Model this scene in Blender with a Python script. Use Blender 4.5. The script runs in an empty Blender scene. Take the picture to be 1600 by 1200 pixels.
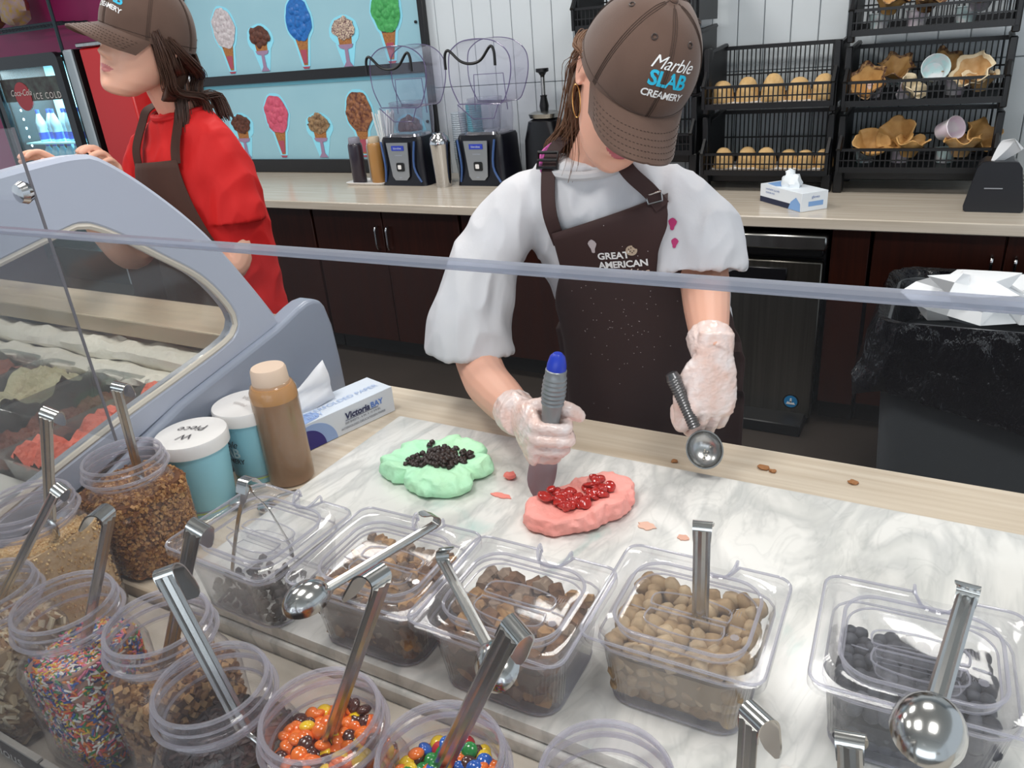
import bpy, bmesh, math, random
import numpy as np
from mathutils import Vector, Matrix, noise
from mathutils.bvhtree import BVHTree
PI = math.pi
S = bpy.context.scene
C = S.collection
rng = random.Random(7)

# ---------------------------------------------------------------- camera
cam_d = bpy.data.cameras.new('camera')
cam = bpy.data.objects.new('camera', cam_d); C.objects.link(cam)
cam_d.sensor_fit = 'HORIZONTAL'; cam_d.sensor_width = 36.0; cam_d.lens = 27.0
cam_d.clip_start = 0.02; cam_d.clip_end = 60
_X = Vector((0.8743, -0.1352, 0.4663)); _Z = Vector((-0.0787, 0.9079, 0.4108)); _Y = _Z.cross(_X)
_R = Matrix((_X, _Y, _Z))
cam.matrix_world = Matrix.Translation((0, 0, 1.55)) @ _R.to_4x4()
S.camera = cam

# ---------------------------------------------------------------- world, lights, exposure
w = bpy.data.worlds.new('world'); S.world = w; w.use_nodes = True
bg = w.node_tree.nodes['Background']
bg.inputs[0].default_value = (0.80, 0.90, 1.0, 1); bg.inputs[1].default_value = 0.75
S.view_settings.view_transform = 'Standard'; S.view_settings.look = 'None'
S.view_settings.gamma = 1.0; S.view_settings.use_curve_mapping = False
S.view_settings.exposure = 0.15
def area(name, loc, sx, sy, energy, col=(1, 0.97, 0.92), rot=(0, 0, 0)):
    d = bpy.data.lights.new(name, 'AREA'); d.shape = 'RECTANGLE'; d.size = sx; d.size_y = sy
    d.energy = energy; d.color = col
    o = bpy.data.objects.new(name, d); C.objects.link(o); o.location = loc; o.rotation_euler = rot
    return o
WHT = (1.0, 0.97, 0.93)
for lx, ly, e in [(-0.9, 0.35, 17), (0.5, 0.35, 17), (-2.4, 0.6, 15), (-1.9, 2.3, 20), (-0.2, 2.3, 20), (-3.8, 2.4, 24), (-5.8, 2.2, 18)]:
    area('ceiling_panel_light', (lx, ly, 2.86), 0.55, 0.55, e, WHT)
area('window_daylight', (0.6, -3.9, 1.7), 5.0, 2.0, 70, (0.86, 0.93, 1.0), (PI / 2, 0, 0))
cy = S.cycles
cy.max_bounces = 10; cy.transparent_max_bounces = 40; cy.glossy_bounces = 5; cy.diffuse_bounces = 4
cy.transmission_bounces = 6; cy.caustics_reflective = False; cy.caustics_refractive = False
cy.sample_clamp_indirect = 4.0

# ---------------------------------------------------------------- materials
def lin(h):
    if isinstance(h, str):
        h = h.lstrip('#'); c = [int(h[i:i + 2], 16) / 255 for i in (0, 2, 4)]
        return tuple(x / 12.92 if x <= 0.04045 else ((x + 0.055) / 1.055) ** 2.4 for x in c)
    return tuple(h)
_M = {}
def mat(name, col='888888', rough=0.5, metal=0.0, spec=0.5, var=None, bump=None, emit=None, sss=0, coat=0, aniso=None, sheen=0):
    if name in _M: return _M[name]
    m = bpy.data.materials.new(name); m.use_nodes = True; nt = m.node_tree; N = nt.nodes; L = nt.links
    b = N['Principled BSDF']; c = lin(col)
    b.inputs['Base Color'].default_value = (*c, 1); b.inputs['Roughness'].default_value = rough
    b.inputs['Metallic'].default_value = metal; b.inputs['Specular IOR Level'].default_value = spec
    if coat: b.inputs['Coat Weight'].default_value = coat; b.inputs['Coat Roughness'].default_value = 0.1
    if sheen: b.inputs['Sheen Weight'].default_value = sheen
    if sss:
        b.inputs['Subsurface Weight'].default_value = sss
        b.inputs['Subsurface Radius'].default_value = (0.012, 0.005, 0.003)
    tc = N.new('ShaderNodeTexCoord')
    if var:                      # (scale, second colour, contrast, stretch)
        mp = N.new('ShaderNodeMapping'); L.new(tc.outputs['Object'], mp.inputs[0])
        st = var[3] if len(var) > 3 else (1, 1, 1); mp.inputs['Scale'].default_value = st
        n = N.new('ShaderNodeTexNoise'); n.inputs['Scale'].default_value = var[0]; n.inputs['Detail'].default_value = 6
        L.new(mp.outputs[0], n.inputs['Vector'])
        r = N.new('ShaderNodeValToRGB'); k = var[2]
        r.color_ramp.elements[0].position = 0.5 - k; r.color_ramp.elements[1].position = 0.5 + k
        r.color_ramp.elements[0].color = (*lin(var[1]), 1); r.color_ramp.elements[1].color = (*c, 1)
        L.new(n.outputs[0], r.inputs[0]); L.new(r.outputs[0], b.inputs['Base Color'])
    if bump:                     # (scale, strength, distance, stretch)
        mp = N.new('ShaderNodeMapping'); L.new(tc.outputs['Object'], mp.inputs[0])
        mp.inputs['Scale'].default_value = bump[3] if len(bump) > 3 else (1, 1, 1)
        n = N.new('ShaderNodeTexNoise'); n.inputs['Scale'].default_value = bump[0]; n.inputs['Detail'].default_value = 5
        L.new(mp.outputs[0], n.inputs['Vector'])
        q = N.new('ShaderNodeBump'); q.inputs['Strength'].default_value = bump[1]; q.inputs['Distance'].default_value = bump[2]
        L.new(n.outputs[0], q.inputs['Height']); L.new(q.outputs[0], b.inputs['Normal'])
    if emit:
        b.inputs['Emission Color'].default_value = (*lin(emit[0]), 1); b.inputs['Emission Strength'].default_value = emit[1]
    _M[name] = m; return m

def clear(name, tint=(0.96, 0.96, 0.97), edge=(0.62, 0.60, 0.72), haze=0.05, edgek=0.75, rough=0.06, power=2.6, gloss=1.0):
    """thin clear plastic or glass: see-through face on, milky and shiny at grazing angles"""
    if name in _M: return _M[name]
    m = bpy.data.materials.new(name); m.use_nodes = True; nt = m.node_tree; N = nt.nodes; L = nt.links
    N.clear(); out = N.new('ShaderNodeOutputMaterial')
    tr = N.new('ShaderNodeBsdfTransparent'); tr.inputs[0].default_value = (*tint, 1)
    df = N.new('ShaderNodeBsdfDiffuse'); df.inputs[0].default_value = (*edge, 1)
    tl = N.new('ShaderNodeBsdfTranslucent'); tl.inputs[0].default_value = (*edge, 1)
    dm = N.new('ShaderNodeMixShader'); dm.inputs[0].default_value = 0.5
    L.new(df.outputs[0], dm.inputs[1]); L.new(tl.outputs[0], dm.inputs[2])
    gl = N.new('ShaderNodeBsdfGlossy'); gl.inputs['Roughness'].default_value = rough
    lw = N.new('ShaderNodeLayerWeight'); lw.inputs[0].default_value = 0.5
    pw = N.new('ShaderNodeMath'); pw.operation = 'POWER'; pw.inputs[1].default_value = power
    L.new(lw.outputs['Facing'], pw.inputs[0])
    mu = N.new('ShaderNodeMath'); mu.operation = 'MULTIPLY_ADD'; mu.inputs[1].default_value = edgek; mu.inputs[2].default_value = haze
    L.new(pw.outputs[0], mu.inputs[0])
    a = N.new('ShaderNodeMixShader'); L.new(mu.outputs[0], a.inputs[0]); L.new(tr.outputs[0], a.inputs[1]); L.new(dm.outputs[0], a.inputs[2])
    f5 = N.new('ShaderNodeMath'); f5.operation = 'POWER'; f5.inputs[1].default_value = 5.0; L.new(lw.outputs['Facing'], f5.inputs[0])
    g2 = N.new('ShaderNodeMath'); g2.operation = 'MULTIPLY_ADD'; g2.inputs[1].default_value = 0.96 * gloss; g2.inputs[2].default_value = 0.04 * gloss; L.new(f5.outputs[0], g2.inputs[0])
    bm_ = N.new('ShaderNodeMixShader'); L.new(g2.outputs[0], bm_.inputs[0]); L.new(a.outputs[0], bm_.inputs[1]); L.new(gl.outputs[0], bm_.inputs[2])
    L.new(bm_.outputs[0], out.inputs[0])
    _M[name] = m; return m

# ---------------------------------------------------------------- mesh builder
_bevc = {}
def _bevbox(sx, sy, sz, bev, seg):
    k = (round(sx, 5), round(sy, 5), round(sz, 5), bev, seg)
    if k not in _bevc:
        bm = bmesh.new(); bmesh.ops.create_cube(bm, size=1)
        for v in bm.verts: v.co = Vector((v.co.x * sx, v.co.y * sy, v.co.z * sz))
        if bev > 0: bmesh.ops.bevel(bm, geom=bm.edges[:], offset=min(bev, .49 * min(sx, sy, sz)), segments=seg, affect='EDGES', profile=.6)
        bm.verts.index_update()
        _bevc[k] = ([v.co.copy() for v in bm.verts], [[v.index for v in f.verts] for f in bm.faces]); bm.free()
    return _bevc[k]
def rrect(w, d, r, n=4, cx=0, cy=0):
    r = min(r, w / 2 - 1e-5, d / 2 - 1e-5); P = []
    for qx, qy, a0 in ((1, 1, 0), (-1, 1, PI / 2), (-1, -1, PI), (1, -1, 1.5 * PI)):
        for i in range(n + 1):
            a = a0 + i * PI / 2 / n
            P.append((cx + qx * (w / 2 - r) + r * math.cos(a), cy + qy * (d / 2 - r) + r * math.sin(a)))
    return P
def circ(r, n=24, cx=0, cy=0, ry=None):
    ry = r if ry is None else ry
    return [(cx + r * math.cos(2 * PI * i / n), cy + ry * math.sin(2 * PI * i / n)) for i in range(n)]
def cr(P, k=6, closed=False):
    """catmull-rom resample of a list of tuples"""
    P = [Vector(p) for p in P]; n = len(P); out = []
    rg = range(n if closed else n - 1)
    for i in rg:
        if closed: a, b, c, d = P[(i - 1) % n], P[i], P[(i + 1) % n], P[(i + 2) % n]
        else: a, b, c, d = P[max(i - 1, 0)], P[i], P[i + 1], P[min(i + 2, n - 1)]
        for j in range(k):
            t = j / k
            out.append(0.5 * ((2 * b) + (c - a) * t + (2 * a - 5 * b + 4 * c - d) * t * t + (3 * b - a - 3 * c + d) * t ** 3))
    if not closed: out.append(P[-1])
    return out
class MB:
    def __init__(s): s.v = []; s.f = []; s.mi = []; s.m = 0
    def add(s, vs, fs, M=None):
        o = len(s.v)
        for v in vs:
            v = Vector(v); s.v.append(M @ v if M is not None else v)
        for f in fs: s.f.append([i + o for i in f]); s.mi.append(s.m)
        return s
    def box(s, c, sz, bev=0.0, seg=1, M=None):
        vs, fs = _bevbox(*sz, bev, seg); T = Matrix.Translation(c)
        return s.add(vs, fs, M @ T if M is not None else T)
    def rings(s, R, cap0=True, cap1=True, closed=True, M=None, loop=False):
        n = len(R[0]); vs = [p for r in R for p in r]; fs = []
        m = len(R)
        for i in range(m if loop else m - 1):
            a = i * n; b = ((i + 1) % m) * n
            for j in range(n if closed else n - 1):
                k = (j + 1) % n; fs.append([a + j, a + k, b + k, b + j])
        if cap0 and not loop: fs.append(list(range(n))[::-1])
        if cap1 and not loop: fs.append([(m - 1) * n + j for j in range(n)])
        return s.add(vs, fs, M)
    def loft(s, secs, cap0=True, cap1=True, M=None, n=4):      # (z, w, d, r[, cx, cy])
        return s.rings([[(x, y, q[0]) for x, y in rrect(q[1], q[2], q[3], n, *(q[4:6] if len(q) > 4 else ()))] for q in secs], cap0, cap1, M=M)
    def lathe(s, prof, n=24, cap0=True, cap1=True, M=None):
        return s.rings([[(r * math.cos(2 * PI * i / n), r * math.sin(2 * PI * i / n), z) for i in range(n)] for r, z in prof], cap0, cap1, M=M)
    def prism(s, poly, z0, z1, M=None):
        return s.rings([[(x, y, z0) for x, y in poly], [(x, y, z1) for x, y in poly]], M=M)
    def tube(s, path, r, n=8, caps=True, M=None, flat=1.0, up=None, closed=False):
        P = [Vector(p) for p in path]; m = len(P); rr = r if isinstance(r, (list, tuple)) else [r] * m
        fl = flat if isinstance(flat, (list, tuple)) else [flat] * m
        R = []; nrm = Vector(up) if up else None
        for i, p in enumerate(P):
            if closed: t = P[(i + 1) % m] - P[i - 1]
            else: t = P[min(i + 1, m - 1)] - P[max(i - 1, 0)]
            if t.length < 1e-9: t = Vector((0, 0, 1))
            t.normalize()
            if nrm is None: nrm = Vector((0, 0, 1)) if abs(t.z) < .9 else Vector((1, 0, 0))
            q = nrm - t * nrm.dot(t)
            if q.length < 1e-6: q = t.orthogonal()
            q.normalize()
            if up is None: nrm = q
            bx = t.cross(q)
            R.append([p + (bx * math.cos(2 * PI * j / n) + q * math.sin(2 * PI * j / n) * fl[i]) * rr[i] for j in range(n)])
        return s.rings(R, caps, caps, M=M, loop=closed)
    def sweep(s, path, sec, up=(0, 0, 1), M=None, scale=None, caps=True):
        """sec: 2D section (side, up)"""
        P = [Vector(p) for p in path]; m = len(P); R = []; U = Vector(up)
        for i, p in enumerate(P):
            t = (P[min(i + 1, m - 1)] - P[max(i - 1, 0)]).normalized()
            side = t.cross(U)
            if side.length < 1e-4: side = t.orthogonal()
            side.normalize(); u2 = side.cross(t); k = scale[i] if scale else (1, 1)
            R.append([p + side * a * k[0] + u2 * b * k[1] for a, b in sec])
        return s.rings(R, caps, caps, M=M)
    def ball(s, c, r, n=10, m=6, M=None, jit=0):
        r = r if isinstance(r, (tuple, list)) else (r, r, r); R = []
        for i in range(1, m):
            a = PI * i / m
            R.append([(c[0] + r[0] * math.sin(a) * math.cos(2 * PI * j / n), c[1] + r[1] * math.sin(a) * math.sin(2 * PI * j / n), c[2] - r[2] * math.cos(a)) for j in range(n)])
        if jit: R = [[tuple(x + rng.uniform(-jit, jit) for x in p) for p in q] for q in R]
        o = len(s.v); s.rings(R, False, False, M=M)
        vs = [(c[0], c[1], c[2] - r[2]), (c[0], c[1], c[2] + r[2])]
        s.add(vs, [], M); b = len(s.v) - 2
        for j in range(n):
            k = (j + 1) % n
            s.f.append([b, o + k, o + j]); s.mi.append(s.m)
            q = o + (m - 2) * n; s.f.append([b + 1, q + j, q + k]); s.mi.append(s.m)
        return s
    def mesh(s, name, mats):
        me = bpy.data.meshes.new(name); me.from_pydata([tuple(v) for v in s.v], [], s.f)
        for m in (mats if isinstance(mats, (list, tuple)) else [mats]): me.materials.append(m)
        if any(s.mi): me.polygons.foreach_set('material_index', s.mi)
        return me
    def build(s, name, mats, parent=None, smooth=True, world=False, sub=0, ang=40, fixn=True):
        base = Vector((0, 0, 0))
        if parent is None and s.v:
            xs = [v.x for v in s.v]; ys = [v.y for v in s.v]; base = Vector(((min(xs) + max(xs)) / 2, (min(ys) + max(ys)) / 2, min(v.z for v in s.v)))
            s.v = [v - base for v in s.v]
        elif parent is not None and world:
            I = wm(parent).inverted(); s.v = [I @ v for v in s.v]
        me = s.mesh(name, mats)
        if fixn:
            bm = bmesh.new(); bm.from_mesh(me); bmesh.ops.recalc_face_normals(bm, faces=bm.faces); bm.to_mesh(me); bm.free()
        if smooth:
            me.polygons.foreach_set('use_smooth', [True] * len(me.polygons)); me.set_sharp_from_angle(angle=math.radians(ang))
        o = bpy.data.objects.new(name, me); C.objects.link(o); o.location = base
        if parent is not None: o.parent = parent
        if sub:
            md = o.modifiers.new('sub', 'SUBSURF'); md.levels = sub; md.render_levels = sub
        return o
def wm(o):
    M = o.matrix_basis.copy()
    return wm(o.parent) @ M if o.parent else M
def tag(o, label=None, cat=None, group=None, kind=None):
    if label: o['label'] = label
    if cat: o['category'] = cat
    if group: o['group'] = group
    if kind: o['kind'] = kind
    return o
def thing(name, loc, label, cat, group=None, rot=(0, 0, 0)):
    o = bpy.data.objects.new(name, None); C.objects.link(o); o.location = loc; o.rotation_euler = rot
    o.empty_display_size = .05
    return tag(o, label, cat, group)
def struct(o): o['kind'] = 'structure'; return o
def copy_tree(o, parent=None):
    c = o.copy(); C.objects.link(c); c.parent = parent
    for ch in list(o.children): copy_tree(ch, c)
    return c
_tc = {}
def text2d(t, size=1.0, shear=0, bold=0.0, align='CENTER', space=1.0):
    k = (t, shear, bold, align, space)
    if k not in _tc:
        cu = bpy.data.curves.new('txt', 'FONT'); cu.body = t; cu.size = 1; cu.shear = shear; cu.offset = bold
        cu.align_x = align; cu.align_y = 'CENTER'; cu.resolution_u = 3; cu.space_character = space
        o = bpy.data.objects.new('txt', cu); C.objects.link(o)
        dg = bpy.context.evaluated_depsgraph_get(); me = bpy.data.meshes.new_from_object(o.evaluated_get(dg))
        vs = [tuple(v.co) for v in me.vertices]; fs = [list(p.vertices) for p in me.polygons]
        bpy.data.objects.remove(o); bpy.data.curves.remove(cu); bpy.data.meshes.remove(me)
        _tc[k] = (vs, fs)
    vs, fs = _tc[k]
    return [(x * size, y * size) for x, y, z in vs], fs
def text_on(mb, t, size, o, xd, yd, shear=0, bold=0, off=0.0006, align='CENTER', space=1.0, fn=None):
    vs, fs = text2d(t, size, shear, bold, align, space)
    o = Vector(o); xd = Vector(xd).normalized(); yd = Vector(yd).normalized(); n = xd.cross(yd)
    P = [o + xd * x + yd * y for x, y in vs]
    if fn: P = [fn(p) for p in P]
    else: P = [p + n * off for p in P]
    mb.add(P, fs); return mb
def drop_on(bvh, d, off):
    """function that throws a point along d onto the surface and lifts it by off"""
    d = Vector(d).normalized()
    def f(p):
        h = bvh.ray_cast(p - d * 0.3, d)
        return h[0] - d * off if h[0] is not None else p
    return f
def shape_poly(mb, pts, z, M=None):
    mb.add([(x, y, z) for x, y in pts], [list(range(len(pts)))], M); return mb

# ---------------------------------------------------------------- materials in use
WHITEWALL = mat('white_paint', 'd3dade', 0.45)
BLACKP = mat('black_plastic', '0c0d10', 0.42)
BLACKM = mat('black_satin', '101014', 0.3)
WOODTOP = mat('pale_wood_laminate', 'd8ccba', 0.33, var=(5, 'bfae98', .22, (0.5, 14, 14)))
WOODTOP2 = mat('pale_ash_laminate', 'd2c8ba', 0.22, var=(4, 'b9ad9c', .22, (0.5, 16, 16)))
DARKWOOD = mat('dark_espresso_wood', '38160c', 0.4, spec=.25, var=(6, '260e08', .3, (14, 14, 0.6)))
STEEL = mat('brushed_steel', 'b9b9b6', 0.26, 1.0, var=(40, '9a9a97', .3, (1, 30, .05)))
CHROME = mat('polished_steel', 'cfcfd0', 0.12, 1.0)
SPOON = mat('spoon_steel', 'c9c9c7', 0.16, 1.0, bump=(90, .05, .001))
GREYPAINT = mat('grey_enamel', 'b0b6c2', 0.35)
WHITEP = mat('white_plastic', 'e9e7e6', 0.4)
PAPER = mat('white_paper', 'eef0f2', 0.75)
# ================================================================ ROOM
FLOORM = mat('dark_floor_tile', '3a322d', 0.5, var=(3, '2a2420', .3))
struct(MB().box((-3.5, 0.2, -0.05), (13.2, 9.2, .1)).build('floor', FLOORM, smooth=False))
struct(MB().box((-3.5, 0.2, 2.95), (13.2, 9.2, .1)).build('ceiling', mat('ceiling_white', 'e6e6e2', .8), smooth=False))
wb = struct(MB().box((-1.5, 3.865, 1.45), (6.8, .08, 2.9)).build('wall_back', mat('gap_grey', '8d979e', .7), smooth=False))
pm = MB().box((0, 0, 0), (.1115, .016, .9), .0025).mesh('plank', WHITEWALL)
pm2 = MB().box((0, 0, 0), (.1115, .016, 1.310), .0025).mesh('plank', WHITEWALL)
I = wm(wb).inverted()
for k in range(56):
    x = -4.785 + k * .1149
    for me, z in ((pm2, .666), (pm, 1.324 + .45)):
        o = bpy.data.objects.new('plank', me); C.objects.link(o); o.parent = wb; o.location = I @ Vector((x, 3.816, z))
MAG = mat('magenta_paint', 'a3155f', .5)
struct(MB().box((-7.4, 4.42, 1.45), (5.0, .08, 2.9)).build('wall_left', MAG, smooth=False))
struct(MB().box((-4.93, 4.10, 1.45), (.06, .55, 2.9)).build('trim_1', WHITEWALL, smooth=False))
struct(MB().box((0, -4.45, 2.45), (11, .1, .9)).build('wall_front', mat('front_wall_beige', 'cfc8bd', .8), smooth=False))

# ================================================================ BACK COUNTER
bc = thing('back_counter', (-1.4, 3.3, 0), 'long pale wood-look back counter against the white plank wall', 'counter')
MB().box((-1.55, 3.385, .839), (6.5, .83, .042), .004).build('worktop', WOODTOP2, bc, world=True)
cab_x = [(-4.65, -3.89), (-3.87, -2.93), (-2.91, -2.03), (-2.01, -1.24)]
HAND = CHROME
def handle(x, z, par, h=.115, y=3.0):
    m = MB(); m.tube(cr([(x, y + .012, z - h / 2), (x, y - .018, z - h / 2 + .004), (x, y - .022, z), (x, y - .018, z + h / 2 - .004), (x, y + .012, z + h / 2)], 4), .0055, 8)
    return m.build('handle', HAND, par, world=True)
def cabinet(x0, x1, name, label, doors=2, hz=.675):
    t = thing(name, ((x0 + x1) / 2, 3.3, 0), label, 'cabinet', 'dark wood base cabinets under the back counter')
    MB().box(((x0 + x1) / 2, 3.33, .46), (x1 - x0, .55, .716)).build('body', DARKWOOD, t, world=True, smooth=False)
    MB().box(((x0 + x1) / 2, 3.36, .05), (x1 - x0, .49, .1)).build('plinth', mat('plinth_black', '14100e', .6), t, world=True, smooth=False)
    w = (x1 - x0) / doors
    for k in range(doors):
        a = x0 + k * w; d = MB().box((a + w / 2, 3.043, .46), (w - .006, .022, .70), .002).build('door', DARKWOOD, t, world=True)
        hx = a + w - .035 if k % 2 == 0 else a + .035
        handle(hx, hz, d, y=3.03)
    return t
cabinet(-4.65, -3.93, 'base_cabinet', 'dark wood base cabinet furthest along the back counter, behind the red-shirted worker')
cabinet(-3.92, -2.95, 'base_cabinet', 'dark wood base cabinet whose paired handles show just beside the red sleeve')
cabinet(-2.94, -2.02, 'base_cabinet', 'dark wood base cabinet below the squeeze bottles and first blender')
cabinet(-2.01, -0.90, 'base_cabinet', 'dark wood base cabinet hidden mostly behind the worker in the grey shirt')
cabinet(-.225, .60, 'base_cabinet', 'dark wood base cabinet behind the bagged rubbish bin')
cabinet(.61, 1.3, 'base_cabinet', 'dark wood base cabinet past the bin at the end of the counter')
fp = thing('filler_panel', (-.3, 3.05, 0), 'narrow dark wood filler panel between steel fridge and bin cabinet', 'panel')
MB().box((-.30, 3.30, .46), (.13, .55, .716), .002).build('board', DARKWOOD, fp, world=True)
MB().box((-.30, 3.34, .05), (.13, .49, .1), .002).build('plinth', mat('plinth_black'), fp, world=True)

uf = thing('undercounter_fridge', (-.63, 3.2, 0), 'stainless steel undercounter fridge with round blue badge, behind the grey-shirted worker', 'fridge')
FR = mat('fridge_steel', '8d8a82', .3, 1.0, var=(60, '6e6b64', .3, (1, 1, .02)))
MB().box((-.63, 3.32, .42), (.50, .55, .70), .004).build('body', BLACKM, uf, world=True)
MB().box((-.63, 3.0, .765), (.51, .06, .055), .006).build('top_rail', STEEL, uf, world=True)
MB().box((-.63, 3.035, .715), (.48, .03, .03), .003).build('grip_recess', BLACKP, uf, world=True)
d = MB().box((-.63, 3.012, .36), (.49, .045, .655), .005).build('door', FR, uf, world=True)
MB().box((-.66, 2.985, .635), (.30, .012, .05), .003).build('handle', BLACKM, d, world=True)
MB().box((-.63, 3.05, .025), (.46, .35, .05), .004).build('foot_grille', BLACKP, uf, world=True)
b = MB(); M0 = Matrix.Translation((-.46, 2.989, .10)) @ Matrix.Rotation(PI / 2, 4, 'X')
b.prism(circ(.032, 28), -.001, .002, M0); b.m = 1; b.prism(circ(.026, 28), .002, .003, M0)
b.m = 2
b.prism([(-.018, -.012), (.018, -.012), (.012, -.002), (.006, -.006), (0, .004), (-.006, -.004), (-.012, .0)], .003, .004, M0)
b.prism(circ(.0035, 8, 0, .012), .003, .004, M0); b.prism([(-.004, .008), (.004, .008), (.003, -.004), (-.003, -.004)], .003, .004, M0)
b.build('badge', [BLACKP, mat('badge_blue', '1c7fb8', .4), WHITEP], d, world=True, smooth=False)

# ================================================================ MENU BOARD
mb_ = thing('menu_board', (-3.52, 3.80, .862), 'pale blue ice cream picture board in a black frame on the back wall', 'menu board')
BLUEBG = mat('board_pale_blue', '9cc6d2', .35, var=(3, '8fbccb', .3))
BLUEHI = mat('board_light_blue', '7fd0e6', .4)
BFR = mat('board_black', '121114', .35)
MB().box((-3.527, 3.794, 1.62), (1.82, .012, 1.46)).build('panel', BLUEBG, mb_, world=True, smooth=False)
m = MB(); m.box((-3.527, 3.786, 1.396), (1.80, .004, .018)); m.box((-3.527, 3.786, 2.05), (1.80, .004, .02))
m.build('light_stripe', BLUEHI, mb_, world=True, smooth=False)
for nm, c, s_ in [('side_frame', (-4.442, 3.785, 1.61), (.032, .035, 1.49)), ('side_frame', (-2.612, 3.785, 1.61), (.037, .035, 1.49)),
                  ('bottom_frame', (-3.527, 3.785, .902), (1.86, .035, .080)), ('middle_rail', (-3.527, 3.78, 1.437), (1.82, .045, .055))]:
    MB().box(c, s_, .003).build(nm, BFR, mb_, world=True)
for x, z in [(-4.394, 1.690), (-2.66, 1.663), (-2.66, 1.149), (-4.39, 1.149)]:
    MB().lathe([(.0, -.004), (.008, -.004), (.008, .004), (.0, .006)], 10, M=Matrix.Translation((x, 3.784, z)) @ Matrix.Rotation(PI / 2, 4, 'X')).build('screw', BLACKP, mb_, world=True)
HALO = mat('halo_blue', '8fdcf2', .4)
CONE = mat('print_waffle', 'b57a42', .6, var=(120, '8a5429', .2))
WRAP = mat('print_pink_wrap', 'a84a5c', .6)
STANDP = mat('print_mauve', '9a7f9c', .5)
def blob(cx, cz, rx, rz, n=26, k=.09, seed=0):
    return [(cx + rx * math.cos(a) * (1 + k * math.sin(5 * a + seed) + k * .6 * math.sin(9 * a + seed * 2)), cz + rz * math.sin(a) * (1 + k * math.sin(6 * a + seed * 3))) for a in [2 * PI * i / n for i in range(n)]]
def picture(x, z0, z1, kind, mat_top, dark=None, seed=0, name='cone_picture'):
    h = z1 - z0; m = MB()
    M = Matrix(((1, 0, 0, x), (0, 0, -1, 3.7875), (0, 1, 0, z0), (0, 0, 0, 1)))
    def pr(poly, a, b, mi): m.m = mi; m.prism(poly, a, b, M)
    if kind == 'cone':
        r = .097
        out = blob(0, h - r * 1.15, r + .014, r * 1.22 + .014, 24, .03, seed)
        pr(out, 0, .0012, 0); pr([(-.062 - .01, h * .5), (.062 + .01, h * .5), (.028, .0), (-.028, .0)], 0, .0011, 0)
        pr([(-.058, h * .55), (.058, h * .55), (.014, .02), (-.014, .02)], .001, .003, 1)
        pr([(-.026, h * .28), (.026, h * .28), (.014, .03), (-.014, .03)], .003, .0038, 3)
        pr([(-.03, .012), (.03, .012), (.02, 0.0), (-.02, .0)], .001, .003, 3)
        if dark: pr([(-.066, h * .60), (.066, h * .60), (.042, h * .42), (-.042, h * .42)], .003, .0045, 4)
        tp = blob(0, h - r * 1.12, r, r * 1.18, 30, .05, seed)
    else:
        r = .09
        pr(blob(0, h - r * .78, r + .02, r * .8 + .012, 24, .03, seed), 0, .0012, 0); pr([(-.075, h * .48), (.075, h * .48), (.035, 0), (-.035, 0)], 0, .0011, 0)
        pr([(-.052, h - r * .9), (.052, h - r * .9), (.045, h * .44), (-.045, h * .44)], .001, .003, 1)
        pr([(-.055, h * .46), (.055, h * .46), (.045, h * .39), (.012, h * .36), (.014, h * .1), (.036, .0), (-.036, .0), (-.014, h * .1), (-.012, h * .36), (-.045, h * .39)], .003, .0042, 5)
        if dark: pr([(-.095, h * .78), (-.03, h * .62), (.03, h * .62), (.095, h * .78), (.05, h * .86), (-.05, h * .86)], .003, .0045, 4)
        tp = blob(0, h - r * .62, r * .93, r * .62, 30, .07, seed)
    pr(tp, .003, .006, 2)
    # bumpy printed scoop: raised lumps
    q = random.Random(seed); m.m = 2
    cx0 = 0; cz0 = sum(p[1] for p in tp) / len(tp); rx = max(p[0] for p in tp); rz = (max(p[1] for p in tp) - min(p[1] for p in tp)) / 2
    for i in range(16):
        a = q.uniform(0, 6.28); d_ = q.uniform(0, .8) ** .7
        m.ball((rx * d_ * math.cos(a), cz0 + rz * d_ * math.sin(a), .006), (rx * .24, rx * .24, .006), 7, 4, M)
    o = m.build(name, [HALO, CONE, mat_top, WRAP, dark or mat_top, STANDP], mb_, world=True)
    return o
T_white = mat('print_vanilla', 'd9d4d6', .6, var=(60, 'a5979c', .25)); T_choc = mat('print_choc', '6b3b2a', .6, var=(50, '3f1f15', .2))
T_blue = mat('print_blue', '1f74c4', .5, var=(60, '1457a0', .2)); T_spk = mat('print_sprinkle', 'd8c4ac', .6, var=(130, '6a4a52', .12))
T_green = mat('print_mint', '52b765', .6, var=(60, '2c8644', .25)); T_pink = mat('print_pinkice', 'd9627a', .5, var=(50, 'b53f5d', .25))
T_dark = mat('print_dark', '1b1a20', .5, var=(90, '49424a', .12)); T_cookie = mat('print_cookie', 'ab8a63', .6, var=(60, '5e4632', .2)); T_rock = mat('print_rock', '5a2d24', .55, var=(45, 'a06a44', .13))
picture(-4.123, 1.474, 1.845, 'cone', T_white, seed=1)
picture(-3.833, 1.474, 1.729, 'cup', T_choc, seed=2, name='sundae_picture')
picture(-3.495, 1.471, 1.846, 'cone', T_blue, seed=3)
picture(-3.168, 1.466, 1.724, 'cup', T_spk, seed=4, name='sundae_picture')
picture(-2.851, 1.466, 1.846, 'cone', T_green, T_dark, 5)
picture(-4.15, 0.953, 1.222, 'cup', T_choc, seed=6, name='sundae_picture')
picture(-3.817, 0.953, 1.327, 'cone', T_pink, T_dark, 7)
picture(-3.479, 0.953, 1.207, 'cup', T_cookie, T_dark, 8, name='sundae_picture')
picture(-3.146, 0.953, 1.323, 'cone', T_rock, seed=9)
picture(-2.787, 0.953, 1.18, 'cup', T_choc, seed=10, name='sundae_picture')

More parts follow.
